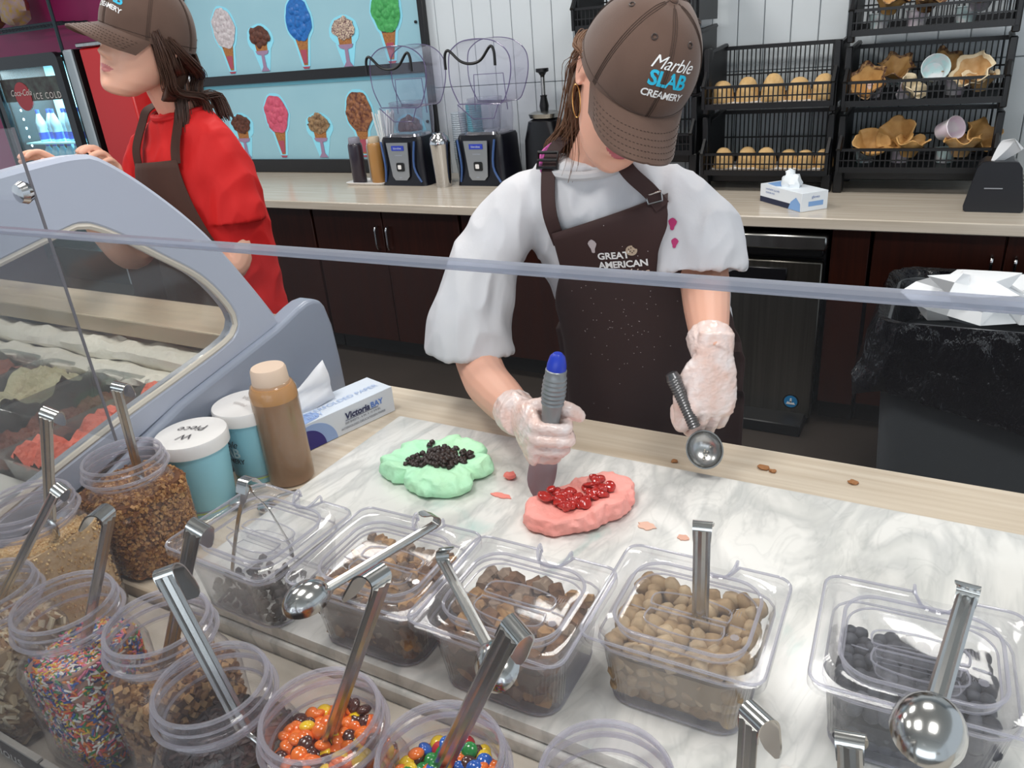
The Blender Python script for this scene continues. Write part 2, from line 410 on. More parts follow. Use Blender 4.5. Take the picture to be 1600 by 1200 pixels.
# ================================================================ FRONT WOOD COUNTER, SHELF, MARBLE
fc = thing('front_counter', (0.1, .95, 0), 'pale butcher-block style counter around and behind the marble slab', 'counter')
MB().box((.15, .82, .880), (2.36, .66, .040), .004).build('worktop', WOODTOP, fc, world=True)
MB().box((-.943, .4865, .8795), (.172, .027, .039), .003).build('worktop_end', WOODTOP, fc, world=True)
MB().box((.15, .85, .43), (2.30, .56, .858)).build('body', DARKWOOD, fc, world=True, smooth=False)
js = thing('topping_shelf', (0, .3, 0), 'lower pale shelf holding the topping jars in front of the marble', 'shelf')
MB().box((-.03, .3385, .870), (2.0, .263, .030), .004).build('shelf_board', mat('shelf_laminate', 'c9c2b8', .4, var=(5, 'b3aa9d', .25, (.6, 10, 10))), js, world=True)
MB().box((-.03, .34, .425), (1.98, .20, .855)).build('body', mat('front_panel_dark', '4a3a31', .5), js, world=True, smooth=False)

def marble_mat():
    m = bpy.data.materials.new('marble'); m.use_nodes = True; nt = m.node_tree; N = nt.nodes; L = nt.links; b = N['Principled BSDF']
    tc = N.new('ShaderNodeTexCoord')
    def ns(scale, det, dist, mscale=(1, 1, 1), rot=(0, 0, 0)):
        mp = N.new('ShaderNodeMapping'); mp.inputs['Scale'].default_value = mscale; mp.inputs['Rotation'].default_value = rot
        L.new(tc.outputs['Object'], mp.inputs[0]); n = N.new('ShaderNodeTexNoise'); n.inputs['Scale'].default_value = scale
        n.inputs['Detail'].default_value = det; n.inputs['Distortion'].default_value = dist; L.new(mp.outputs[0], n.inputs['Vector']); return n
    def ramp(n, pts):
        r = N.new('ShaderNodeValToRGB'); e = r.color_ramp.elements
        e[0].position, e[0].color = pts[0][0], (*lin(pts[0][1]), 1); e[1].position, e[1].color = pts[-1][0], (*lin(pts[-1][1]), 1)
        for p, c in pts[1:-1]: q = e.new(p); q.color = (*lin(c), 1)
        L.new(n.outputs[0], r.inputs[0]); return r
    def mul(a, bb, f=1.0, t='MULTIPLY'):
        x = N.new('ShaderNodeMix'); x.data_type = 'RGBA'; x.blend_type = t; x.inputs[0].default_value = f
        L.new(a.outputs[0] if a.type == 'VALTORGB' else a.outputs[2], x.inputs[6]); L.new(bb.outputs[0], x.inputs[7]); return x
    base = ramp(ns(3.0, 5, .6), [(.3, 'dcdad5'), (.5, 'e9e8e4'), (.7, 'f0efec')])
    veins = ramp(ns(4.2, 9, 1.6, (1.6, .75, 1), (0, 0, -.6)), [(.0, 'ffffff'), (.42, 'ffffff'), (.49, 'b9bdc0'), (.53, 'd3d6d6'), (.60, 'ffffff'), (1, 'ffffff')])
    fine = ramp(ns(13, 8, 1.2, (1.8, .7, 1), (0, 0, -.6)), [(.0, 'ffffff'), (.47, 'fbfbfb'), (.5, 'c6c8c9'), (.535, 'ffffff'), (1, 'ffffff')])
    teal = ramp(ns(7, 4, .8, (1.2, .8, 1), (0, 0, -.5)), [(.0, 'ffffff'), (.63, 'ffffff'), (.72, 'bfe6e4'), (1, '9fdedd')])
    pink = ramp(ns(9, 3, .2), [(.0, 'f2c9c2'), (.26, 'f7dcd6'), (.31, 'ffffff'), (1, 'ffffff')])
    x = mul(base, veins, .50); x = mul(x, fine, .22); x = mul(x, teal, .7); x = mul(x, pink, .7)
    L.new(x.outputs[2], b.inputs['Base Color']); b.inputs['Roughness'].default_value = .22
    return m
MARBLE = marble_mat()
ms = thing('marble_slab', (0, .742, .90), 'white grey-veined marble slab where the ice cream is worked', 'slab')
MB().box((.18, .742, .9105), (2.06, .530, .019), .004, 2).build('top', MARBLE, ms, world=True)
MB().box((.18, .479, .878), (2.06, .016, .044), .003).build('front_edge', MARBLE, ms, world=True)
# smears of melted ice cream on the slab
def smear(x, y, rx, ry, col, seed, label):
    o = MB().prism([(x + a * rx, y + b_ * ry) for a, b_ in blob(0, 0, 1, 1, 18, .16, seed)], .9203, .9215).build('smear', mat('smear_' + col, col, .5), smooth=False)
    tag(o, label, 'stain')
smear(-.306, .843, .012, .009, 'dfb4a0', 1, 'round pinkish-tan melted smear beside the pink ice cream')
smear(-.252, .836, .008, .006, 'd9a792', 2, 'small broken brownish smear left of the tall spoon handle')
smear(-.533, .835, .017, .006, 'ee8d80', 3, 'flat coral streak of ice cream left of the spatula tip')
o = MB().ball((-.545, .885, .925), (.010, .008, .006), 10, 6, jit=.0015).build('ice_cream_crumb', mat('coral_ice', 'f07f74', .5)); tag(o, 'small coral lump of ice cream between green and pink mounds', 'ice cream')
for i, (x, y, r) in enumerate([(-.335, 1.055, .006), (-.20, 1.085, .010), (-.185, 1.08, .006), (-.07, 1.09, .008)]):
    o = MB().ball((x, y, .902), (r, r * .7, .003), 8, 5, jit=.001).build('crumb', mat('crumb_brown', 'a06b3c', .7))
    tag(o, 'tiny brown crumb on the pale wood behind the marble', 'crumb', 'crumbs behind the marble')
# ================================================================ BASKET RACKS
GRID = mat('rack_black', '06070b', .42)
def basket(x0, x1, z0, label, yf=3.40, yb=3.74, h=.27, fh=.085, legs=False):
    t = thing('stacking_basket', ((x0 + x1) / 2, (yf + yb) / 2, z0), label, 'basket', 'black stacking bakery baskets')
    W = x1 - x0; cx = (x0 + x1) / 2
    MB().box((cx, (yf + yb) / 2, z0 + .008), (W - .02, yb - yf, .014)).build('base', GRID, t, world=True, smooth=False)
    m = MB(); n = int(W / .021)
    for k in range(n + 1):
        x = x0 + .03 + (W - .06) * k / n; m.box((x, yf, z0 + fh / 2), (.0045, .006, fh))
    m.box((cx, yf, z0 + .008), (W - .03, .012, .022)); m.box((cx, yf, z0 + fh), (W - .02, .018, .010)); m.box((cx, yf, z0 + fh * .52), (W - .03, .007, .005))
    m.build('front_grid', GRID, t, world=True, smooth=False)
    m = MB(); bh = h - .07
    for k in range(n + 1):
        x = x0 + .03 + (W - .06) * k / n; m.box((x, yb - .006, z0 + .02 + bh / 2), (.005, .006, bh))
    m.box((cx, yb - .006, z0 + .02 + bh), (W - .02, .02, .016)); m.box((cx, yb - .006, z0 + .02 + bh * .45), (W - .02, .008, .006))
    m.box((cx, yb - .006, z0 + .02), (W - .02, .012, .03))
    m.build('back_grid', GRID, t, world=True, smooth=False)
    for sx, xx in ((1, x0 + .01), (-1, x1 - .01)):
        m = MB()
        prof = [(yf - .012, z0), (yf - .014, z0 + fh + .004), (yf + .10, z0 + h * .80), (yb - .05, z0 + h * .86), (yb, z0 + h * .88), (yb, z0)]
        M = Matrix(((0, 0, 1, xx), (1, 0, 0, 0), (0, 1, 0, 0), (0, 0, 0, 1)))
        m.prism(prof, -.006, .006, M)
        m.tube([(xx, yf - .014, z0 + fh), (xx, yf + .10, z0 + h * .80), (xx, yb, z0 + h * .86)], .011, 6)
        m.build('side_panel', GRID, t, world=True)
        MB().box((xx, yf + .05, z0 + h * .5 - .03), (.026, .045, h - .01), .004).build('post', GRID, t, world=True)
    if legs:
        for xx in (x0 + .012, x1 - .012):
            for yy in (yf + .05, yb - .04):
                MB().box((xx, yy, (z0 + .8605) / 2), (.036, .05, z0 - .8605), .004).build('foot', GRID, t, world=True)
        MB().box((cx, yf + .10, z0 - .025), (W - .04, .02, .045), .003).build('apron_rail', GRID, t, world=True)
    return t
basket(-.975, -.447, .935, 'black stacking basket with tan baked domes, lower of the left-hand pair', legs=True)
basket(-.975, -.447, 1.205, 'black stacking basket with tan baked domes, upper of the left-hand pair')
basket(-.425, .130, .950, 'bottom black basket of the tall stack, holding waffle bowls above the glove box end', legs=True, h=.248)
basket(-.425, .130, 1.200, 'middle black basket of the tall stack, holding dipped waffle bowls', h=.248)
basket(-.425, .130, 1.450, 'top black basket of the tall stack, cut by the picture edge', h=.248)
basket(-1.56, -1.005, 1.02, 'black basket low behind the head of the grey-shirted worker', legs=True)
basket(-1.56, -1.005, 1.29, 'black basket at hat height behind the grey-shirted worker')
basket(-1.56, -1.005, 1.55, 'uppermost black basket behind the brown cap')

BAKED = mat('baked_tan', 'dcbb88', .75, var=(30, 'be9458', .28), bump=(70, .6, .006))
def dome(x, y, z, r, h, seed, top=True):
    m = MB(); q = random.Random(seed); R = []
    for i in range(9):
        a = i / 8 * PI / 2; rr = r * math.cos(a) ** .75 if i < 8 else .003
        R.append([((rr * (1 + .08 * math.sin(3 * j / 16 * 2 * PI + seed) + q.uniform(-.04, .04))) * math.cos(j / 16 * 2 * PI), rr * (1 + q.uniform(-.04, .04)) * math.sin(j / 16 * 2 * PI), h * math.sin(a)) for j in range(16)])
    m.rings(R, M=Matrix.Translation((x, y, z)))
    return m.build('baked_dome', BAKED)
k = 0
words = ['first from the cap side', 'second from the cap side', 'in the middle', 'second from the tall stack', 'beside the tall stack']
for i, x in enumerate([-.915, -.815, -.705, -.605, -.505]):
    o = dome(x, 3.50 + .02 * (i % 2), 1.222, .048, .086 + .01 * (i % 3), i); tag(o, 'golden baked dome in the upper left basket, ' + words[i], 'pastry', 'baked domes in the upper basket')
words2 = ['nearest the brown cap', 'second from the brown cap', 'third from the brown cap', 'small one just past the gap', 'next to last towards the tall stack', 'last one against the tall stack']
for i, x in enumerate([-.90, -.80, -.715, -.625, -.555, -.485]):
    o = dome(x, 3.49 + .02 * (i % 2), .952, .044 - .004 * (i > 2), .083 - .012 * (i > 2), i + 20); tag(o, 'brown baked dome in the lower left basket, ' + words2[i], 'pastry', 'baked domes in the lower basket')
for z, l in ((1.2195, 'white paper liner under the domes in the upper basket'), (.9495, 'white paper liner under the domes in the lower basket')):
    o = MB().box((-.711, 3.52, z + .0012), (.46, .24, .002)).build('paper_liner', PAPER, smooth=False); tag(o, l, 'paper')

WAF = mat('waffle_gold', 'd6ab6c', .6, var=(26, 'b98a50', .25), bump=(60, .5, .004))
WAFP = mat('waffle_pale', 'd9b98a', .6, var=(26, 'b98a52', .25), bump=(60, .4, .003))
CHOCN = mat('choc_nut_dip', '4a2a1c', .6, var=(70, 'b08a5c', .1), bump=(80, .8, .006))
VAN = mat('vanilla_dip', 'e0cfae', .5, bump=(60, .5, .004))
CUPP = mat('printed_cup', 'e6e6e8', .55, var=(28, 'd2eaea', .06))
CUPP2 = mat('printed_cup_dots', 'ece8ea', .55, var=(22, 'ecdce8', .07))
def waffle(name, loc, rot, m0, m1, r, label, cup=None, seed=0):
    t = thing(name, loc, label, 'waffle bowl', 'waffle bowls in the tall basket stack', rot=rot)
    def shell(r0, z, amp, q): return [((r0 + amp * math.sin(6 * a + seed) + amp * .5 * math.sin(11 * a + seed * 2)) * math.cos(a), (r0 + amp * math.sin(6 * a + seed)) * math.sin(a), z + amp * q * math.sin(5 * a + seed * 1.7)) for a in [2 * PI * i / 36 for i in range(36)]]
    m = MB(); R = [shell(.004, .0, 0, 0), shell(r * .45, .002, 0, 0), shell(r * .6, r * .45, .002, 0), shell(r * .85, r * .85, .004, 1), shell(r * 1.12, r * 1.15, .006, 1.4)]
    R2 = [shell(r * 1.10, r * 1.17, .006, 1.4), shell(r * .80, r * .87, .004, 1), shell(r * .55, r * .47, .002, 0), shell(.004, .006, 0, 0)]
    m.rings(R[:] + R2, False, False); m.build('bowl', m0, t)
    m = MB(); m.rings([shell(r * 1.0, r * 1.02, .005, 1.2), shell(r * 1.15, r * 1.16, .007, 1.4), shell(r * 1.08, r * 1.20, .007, 1.4), shell(r * .92, r * 1.04, .005, 1.2)], False, False, loop=True)
    m.build('rim', m1, t)
    if cup:
        MB().lathe([(r * .54, -.012), (r * .86, r * .66), (r * .88, r * .68), (r * .84, r * .66), (r * .51, -.008)], 24).build('paper_cup', cup, t)
    return t
def cup(name, loc, rot, label, r=.045, h=.06, m=None):
    o = MB().lathe([(.001, .003), (r * .74, .003), (r * .96, h), (r, h), (r + .002, h + .002), (r, h + .004), (r * .97, h + .001), (r * .76, .0), (.001, 0)], 24, False, False).build(name, m or CUPP)
    o.location = loc; o.rotation_euler = rot; return tag(o, label, 'cup')
# middle basket
waffle('waffle_bowl', (-.335, 3.50, 1.250), (.9, -.5, .2), WAF, CHOCN, .062, 'nut-crusted chocolate-dipped waffle bowl at the cap side of the middle basket', CUPP2, 1)
waffle('waffle_bowl', (-.255, 3.57, 1.285), (.7, .1, .0), WAF, CHOCN, .055, 'speckled dipped waffle bowl leaning behind its neighbour in the middle basket', CUPP, 2)
waffle('waffle_bowl', (-.10, 3.60, 1.285), (.75, .1, .6), WAF, CHOCN, .058, 'dark chocolate-rimmed waffle bowl behind the open paper cup', None, 3)
cup('paper_cup', (-.122, 3.505, 1.300), (1.25, 0, .15), 'open printed paper cup facing out in the middle basket', .048, .07, CUPP)
waffle('waffle_bowl', (.025, 3.50, 1.270), (.75, -.65, .2), WAFP, VAN, .060, 'white-dipped waffle bowl in a printed cup at the far end of the middle basket', CUPP2, 4)
waffle('waffle_bowl', (.04, 3.46, 1.235), (.2, -.1, .2), WAFP, VAN, .050, 'pale dipped waffle bowl lying under the white-dipped one', None, 5)
waffle('waffle_bowl', (-.21, 3.46, 1.225), (.5, .7, .2), VAN, VAN, .048, 'pale dipped waffle bowl low behind the middle basket front grid', CUPP2, 6)
# bottom basket
waffle('waffle_bowl', (-.320, 3.50, 1.010), (.75, .15, .2), WAF, WAF, .058, 'plain waffle bowl tipped forward at the cap side of the bottom basket', CUPP, 7)
waffle('waffle_bowl', (-.205, 3.54, 1.045), (.85, -.55, .1), WAF, WAF, .062, 'large plain waffle bowl in a printed cup, middle of the bottom basket', CUPP, 8)
waffle('waffle_bowl', (-.17, 3.46, 1.000), (.1, .1, .1), WAF, WAF, .056, 'flat open waffle bowl in front of the large one in the bottom basket', None, 9)
cup('paper_cup', (-.065, 3.50, 1.085), (1.0, .95, .3), 'printed paper cup lying on its side on waffle bowls', .042, .07, CUPP2)
waffle('waffle_bowl', (.045, 3.54, 1.025), (.7, .45, .3), WAF, WAF, .062, 'ragged-edged waffle bowl beside the lying paper cup', None, 10)
waffle('waffle_bowl', (.01, 3.455, 1.000), (.05, .0, .1), WAFP, WAF, .058, 'open waffle bowl at the napkin dispenser end of the bottom basket', None, 11)
# top basket
waffle('waffle_bowl', (-.30, 3.50, 1.520), (.4, .1, .2), WAF, CHOCN, .060, 'nutty dark waffle bowl at the cap side of the top basket', None, 12)
waffle('waffle_bowl', (-.18, 3.50, 1.520), (.5, .2, .2), CHOCN, CHOCN, .060, 'chocolate nut waffle bowl in the middle of the top basket', None, 13)
waffle('waffle_bowl', (-.0, 3.50, 1.525), (.6, -.2, .2), WAFP, VAN, .055, 'pale dipped waffle bowl at the far side of the top basket', CUPP2, 14)
n = 0
for z, ww in ((.967, 'bottom'), (1.217, 'middle'), (1.467, 'top')):
    for x, p in ((-.33, 'cap side'), (-.20, 'middle'), (-.04, 'far side')):
        cup('paper_cup', (x, 3.53, z), (0, 0, n), 'white printed paper cup upright on the floor of the %s basket, %s' % (ww, p), .040, .05, CUPP2 if n % 2 else CUPP); n += 1

# ================================================================ COUNTER ITEMS RIGHT
gb = thing('glove_box', (-.535, 3.16, .86), 'white and blue disposable glove box with a glove pulled from its top', 'box', rot=(0, 0, 0))
GB = mat('glovebox_white', 'e4ebf2', .6); GBB = mat('glovebox_blue', '3c62a8', .6); GBN = mat('glovebox_navy', '1c2440', .6)
P0 = Vector((-.679, 3.239, 0)); P1 = Vector((-.491, 3.047, 0)); P2 = Vector((-.392, 3.105, 0))
P1 = Vector((-.486, 3.05, 0)); u = (P1 - P0).normalized(); v = Vector((-u.y, u.x, 0)); Lb = (P1 - P0).length; Wb = .115
Mg = Matrix((( u.x, v.x, 0, P0.x), (u.y, v.y, 0, P0.y), (0, 0, 1, .8605), (0, 0, 0, 1)))
MB().box((Lb / 2, Wb / 2, .035), (Lb, Wb, .07), .001, M=Mg).build('carton', GB, gb, world=True)
m = MB(); m.add([(.002, -.0006, .001), (.19, -.0006, .001), (.205, -.0006, .022), (.002, -.0006, .022)], [[0, 1, 2, 3]], Mg)
m.build('navy_band', GBN, gb, world=True, smooth=False)
m = MB(); m.add([(.19, -.0007, .001), (.265, -.0007, .001), (.262, -.0007, .03), (.235, -.0007, .05), (.205, -.0007, .03)], [[0, 1, 2, 3, 4]], Mg)
m.build('blue_print', mat('glovebox_sky', '7fa8dc', .6), gb, world=True, smooth=False); m = MB(); m.add([(Lb + .0007, .03, .018), (Lb + .0007, .095, .018), (Lb + .0007, .095, .036), (Lb + .0007, .03, .036)], [[0, 1, 2, 3]], Mg)
m.build('blue_print', mat('glovebox_sky'), gb, world=True, smooth=False); m = MB(); m.prism([(.02, .02), (.09, .01), (.13, .05), (.06, .1), (.015, .1)], .0705, .0712, Mg)
m.build('blue_print', mat('glovebox_sky', '7fa8dc', .6), gb, world=True, smooth=False)
m = MB(); text_on(m, 'SYNTHETIC GLOVES', .010, Mg @ Vector((.085, -.001, .055)), u, (0, 0, 1)); text_on(m, 'POWDER FREE', .009, Mg @ Vector((.07, -.001, .042)), u, (0, 0, 1))
text_on(m, 'gloves', .014, Mg @ Vector((Lb + .001, .06, .052)), v, (0, 0, 1))
m.build('lettering', GBB, gb, world=True, smooth=False)
def crumple(mb, c, r, n=14, mm=9, amp=.25, seed=0, M=None):
    q = random.Random(seed); f = [q.uniform(2, 6) for _ in range(6)]; R = []
    for i in range(mm):
        a = PI * (i + .5) / mm
        R.append([Vector((c[0] + r[0] * math.sin(a) * math.cos(b) * k, c[1] + r[1] * math.sin(a) * math.sin(b) * k, c[2] - r[2] * math.cos(a) * (k * .5 + .5)))
                  for b in [2 * PI * j / n for j in range(n)] for k in [1 + amp * (noise.noise(Vector((math.sin(a) * math.cos(b) * 2.3 + seed, math.sin(a) * math.sin(b) * 2.3, math.cos(a) * 2.3))) * 2)]])
    mb.rings(R, M=M)
m = MB(); crumple(m, (.125, .052, .085), (.045, .032, .042), seed=3, M=Mg, amp=.45)
m.build('pulled_glove', mat('glove_white', 'e6edf2', .5), gb, world=True)

nd = thing('napkin_dispenser', (.14, 3.22, .86), 'black tabletop napkin dispenser with one white napkin standing out', 'dispenser')
M = Matrix(((1, 0, 0, .132), (0, 0, -1, 3.15), (0, 1, 0, .8605), (0, 0, 0, 1)))
m = MB(); pr = [(-.075, .0), (.078, .0), (.082, .02), (.060, .150), (.045, .165), (-.04, .165), (-.058, .150), (-.082, .02)]
m.prism(pr, -.15, -.002, M); m.build('casing', mat('dispenser_smoke', '24262c', .25), nd, world=True)
m = MB(); pr2 = [(-.088, .006), (-.08, .0), (.084, .0), (.092, .006), (.092, .02), (.068, .15), (.055, .168), (.045, .171), (-.04, .171), (-.052, .168), (-.064, .15), (-.090, .02)]
m.prism(pr2, -.006, .012, M); m.build('front_plate', mat('dispenser_black', '0b0d16', .45), nd, world=True)
m = MB(); m.box((.125, 3.1365, .943), (.055, .0015, .003)); m.build('slot_mark', mat('mark_grey', '9a9da4', .5), nd, world=True, smooth=False)
m = MB()
R = []
for i in range(9):
    t = i / 8; cxx = .118 + .03 * math.sin(t * 2.2) + .02 * t; z = 1.015 + .105 * t - .028 * t ** 4; wd = .014 + .022 * math.sin(t * PI * .8)
    R.append([(cxx - wd, 3.21 - .02 * t, z + .01 * math.sin(t * 3)), (cxx, 3.20 - .035 * t, z + .012), (cxx + wd, 3.215 - .02 * t, z - .03 * t * t)])
m.rings(R + [[(a, b + .003, c_) for a, b, c_ in r] for r in R[::-1]], False, False, closed=False)
m.build('napkin', PAPER, nd, world=True)
for k in range(26):
    pass
m = MB(); prof = []
for k in range(38):
    z = .8605 + k * .0125; prof += [(.043, z), (.047, z + .009), (.043, z + .0115)]
m.lathe(prof, 20, M=Matrix.Translation((.262, 3.33, 0)))
o = m.build('lid_stack', mat('ribbed_cups', 'bfc3c6', .5)); tag(o, 'tall ribbed column of stacked pale cups beside the napkin dispenser', 'cup stack')

# ================================================================ BLENDERS ETC
ENC = clear('blender_hood', (.965, .96, .985), (.62, .58, .74), .03, .45)
ENCD = clear('blender_hood_edge', (.55, .52, .68), (.35, .30, .50), .45, .5)
def blender(x, y, label, s=1.0):
    t = thing('blender', (x, y, .8605), label, 'blender', 'countertop blenders with sound hoods')
    DKB = mat('blender_black', '0a0b16', .35); SL = mat('blender_silver', '9b9ea2', .35, .6)
    m = MB(); m.loft([(0, .30, .22, .03), (.02, .29, .215, .03), (.13, .275, .2, .03), (.235, .27, .19, .03), (.25, .26, .18, .03)]); m.build('motor_base', DKB, t)
    m = MB(); M = Matrix(((1, 0, 0, 0), (0, 0, -1, -.112), (0, 1, 0, 0), (0, 0, 0, 1)))
    m.prism([(-.045, .03), (.03, .03), (.05, .05), (.062, .225), (-.078, .225), (-.06, .05)], 0, .006, M); m.build('control_panel', SL, t)
    m = MB(); m.prism([(-.045, .185), (.035, .185), (.035, .21), (-.045, .21)], .0065, .0085, M); m.build('brand_plate', mat('plate_blue', '2b3fb0', .4), t, smooth=False)
    m = MB(); text_on(m, 'blendtec', .016, (-.005, -.1215, .197), (1, 0, 0), (0, 0, 1)); text_on(m, 'CONNOISSEUR', .007, (-.005, -.1185, .16), (1, 0, 0), (0, 0, 1)); text_on(m, 'pulse', .008, (-.008, -.1185, .045), (1, 0, 0), (0, 0, 1))
    m.build('lettering', mat('print_grey', 'c3cbe0', .5), t, smooth=False)
    m = MB(); m.prism(rrect(.05, .045, .008, 3, 0, .10), .0065, .010, M); m.build('display', BLACKP, t)
    m = MB(); m.prism(rrect(.022, .022, .004, 3, -.004, .10), .0102, .0115, M); m.build('button', WHITEP, t)
    m = MB()
    for sx in (-1, 1): m.tube(cr([(sx * .12 - .0, -.108, .02), (sx * .095 - .01, -.113, .1), (sx * .11 - .01, -.107, .23)], 4), .006, 6)
    m.build('side_trim', mat('trim_blue', '3b5a90', .3), t)
    m = MB(); m.loft([(.25, .20, .16, .03), (.262, .19, .15, .03), (.268, .10, .10, .02)]); m.build('jar_seat', CHROME, t)
    m = MB(); m.loft([(.268, .115, .115, .02), (.42, .145, .145, .025), (.422, .137, .137, .025), (.272, .108, .108, .02)], False, False); m.build('blender_jar', clear('jar_clear', (.95, .95, .97), (.6, .6, .7), .05, .5), t)
    m = MB(); R = [(.25, .235, .20, .05), (.33, .245, .21, .05), (.40, .25, .215, .06)]
    m.loft(R, False, False); m.build('hood_lower', ENC, t)
    # upper hood tilts outwards and ends in a rounded top
    m = MB(); M = Matrix(((1, 0, 0, .02), (0, 0, -1, 0), (0, 1, 0, 0), (0, 0, 0, 1)))
    out = cr([(-.115, .40), (-.155, .50), (-.15, .62), (-.115, .665), (-.05, .69), (.06, .69), (.14, .665), (.19, .61), (.19, .52), (.15, .42), (.12, .395)], 5)
    pl = [(p.x, p.y) for p in [Vector((q[0], q[1])) for q in out]]
    m.rings([[(x_, y_, -.09) for x_, y_ in pl], [(x_ * 1.0, y_, .09) for x_, y_ in pl]], False, False, M=M); m.prism(pl, -.092, -.09, M)
    m.build('hood_lid', ENC, t)
    m = MB(); m.tube([tuple(M @ Vector((x_, y_, .09))) for x_, y_ in pl], .0028, 6, closed=True); m.tube([tuple(M @ Vector((x_, y_, -.09))) for x_, y_ in pl], .0025, 6, closed=True)
    m.tube([(.02 + a, -.108, b) for a, b in [(-.115, .40), (-.03, .33), (.09, .33), (.12, .395)]], .0025, 6)
    m.build('hood_edge', ENCD, t)
    m = MB(); m.tube(cr([(-.15, -.098, .565), (-.145, -.1, .63), (-.12, -.1, .65), (-.06, -.1, .60), (.0, -.1, .585), (.06, -.1, .60), (.115, -.1, .655), (.135, -.1, .635), (.135, -.098, .57)], 5), .007, 8)
    m.build('black_gasket', BLACKP, t)
    m = MB(); m.tube([(.0 + x_, .0, z_) for x_, z_ in [(-.06, .36), (-.05, .53), (.12, .53), (.13, .36)]], .0025, 5); m.build('inner_window', ENCD, t)
    return t
blender(-2.60, 3.52, 'black countertop blender with clear sound hood, next to the squeeze bottles')
blender(-2.13, 3.55, 'black countertop blender with clear sound hood, beside the shoulder of the grey-shirted worker')
# shaker cups and stacks
m = MB(); m.lathe([(.001, 0), (.040, 0), (.042, .01), (.055, .215), (.056, .218), (.045, .25), (.032, .262), (.03, .27), (.001, .275)], 28)
o = m.build('cocktail_shaker', CHROME); o.location = (-2.345, 3.42, .8605); tag(o, 'domed steel shaker cup between the two blenders', 'shaker')
m = MB(); m.lathe([(.001, 0), (.042, 0), (.056, .21), (.06, .213), (.054, .21), (.04, .01)], 28)
o = m.build('malt_cup', CHROME); o.location = (-2.30, 3.60, .8605); tag(o, 'open steel malt cup behind the domed shaker', 'cup')
def cupstack(x, y, n, dz, col, label, r=.043, h0=.10):
    m = MB(); pr = [(.001, .0), (r * .72, 0), (r * .95, h0)]
    for k in range(n): pr += [(r * .955, h0 + k * dz), (r, h0 + k * dz + dz * .5), (r * .955, h0 + k * dz + dz * .75)]
    pr += [(r * .9, h0 + n * dz), (.001, h0 + n * dz - .002)]
    o = m.lathe(pr, 22, False, False).build('cup_stack', col); o.location = (x, y, .8605); return tag(o, label, 'cup stack')
cupstack(-2.38, 3.68, 22, .011, mat('clear_cups', 'aeb9c2', .2), 'tall stack of clear plastic cups between the blenders', .042)
cupstack(-2.30, 3.71, 26, .011, mat('teal_cups', '5fb3c0', .4), 'stack of teal-banded cups behind the shakers')
# dispensing pump
pd = thing('mixer_stand', (-1.85, 3.66, .8605), 'black and steel press with a knobbed lever by the plank wall', 'press')
MB().loft([(0, .20, .16, .03), (.20, .19, .15, .03), (.29, .16, .14, .05), (.305, .10, .10, .04)]).build('body', BLACKM, pd)
MB().loft([(.305, .14, .12, .04), (.325, .15, .13, .04), (.335, .10, .09, .03)]).build('steel_cap', STEEL, pd)
m = MB(); m.lathe([(.02, .335), (.024, .36), (.016, .40), (.018, .41), (.0105, .41), (.0105, .50), (.02, .515), (.032, .52), (.032, .535), (.001, .536)], 18); m.m = 1; m.lathe([(.0108, .412), (.0108, .495)], 18, False, False)
m.build('lever', [BLACKP, STEEL], pd)
# tray and bottles
tr = MB().loft([(0, .25, .13, .02), (.012, .27, .15, .025), (.014, .265, .145, .025), (.006, .24, .12, .02)]).build('tray', WHITEP); tr.location = (-2.87, 3.47, .861); tag(tr, 'small white tray under the squeeze bottles by the first blender', 'tray')
def squeeze(x, y, z, h, r, body, capm, label, name='squeeze_bottle'):
    t = thing(name, (x, y, z), label, 'bottle')
    m = MB(); m.lathe([(.001, 0), (r * .93, 0), (r, .006), (r, h * .80), (r * .97, h * .84), (r * .86, h * .87), (.001, h * .875)], 28); m.build('body', body, t)
    m = MB(); m.lathe([(r * .80, h * .865), (r * .82, h * .87), (r * .80, h * .97), (r * .74, h), (.001, h * 1.0)], 28); m.build('cap', capm, t)
    return t
squeeze(-2.925, 3.44, .869, .245, .040, mat('sauce_dark', '2b2430', .3, coat=.3), mat('cap_grey', '8d8c9a', .4), 'squeeze bottle of near-black sauce on the white tray')
squeeze(-2.80, 3.455, .869, .245, .040, mat('sauce_caramel', 'ab7d46', .35, coat=.3), mat('cap_beige', 'cbb79c', .4), 'squeeze bottle of caramel-brown sauce on the white tray')
squeeze(-2.87, 3.515, .869, .225, .032, mat('sauce_white', 'cfc8c0', .35), mat('cap_white', 'dad6d6', .4), 'milky squeeze bottle standing behind the two sauce bottles')
t = thing('straw_holder', (-2.86, 3.64, .8605), 'bundle of white wrapped straws in a cup by the first blender', 'straws')
MB().lathe([(.001, 0), (.035, 0), (.045, .16), (.043, .16), (.033, .004)], 20, False, False).build('holder', mat('holder_blue', '7fb9c6', .4), t)
m = MB(); q = random.Random(4)
for k in range(34):
    a = q.uniform(0, 6.28); r0 = q.uniform(0, .026); dx = q.uniform(-.06, .06); dy = q.uniform(-.03, .03)
    m.tube([(r0 * math.cos(a), r0 * math.sin(a), .02), (r0 * math.cos(a) * 1.5 + dx, r0 * math.sin(a) + dy, .36 + q.uniform(-.012, .012))], .0045, 5)
o = m.build('straws', mat('straw_white', 'eef1f2', .6), t); o['kind'] = 'stuff'

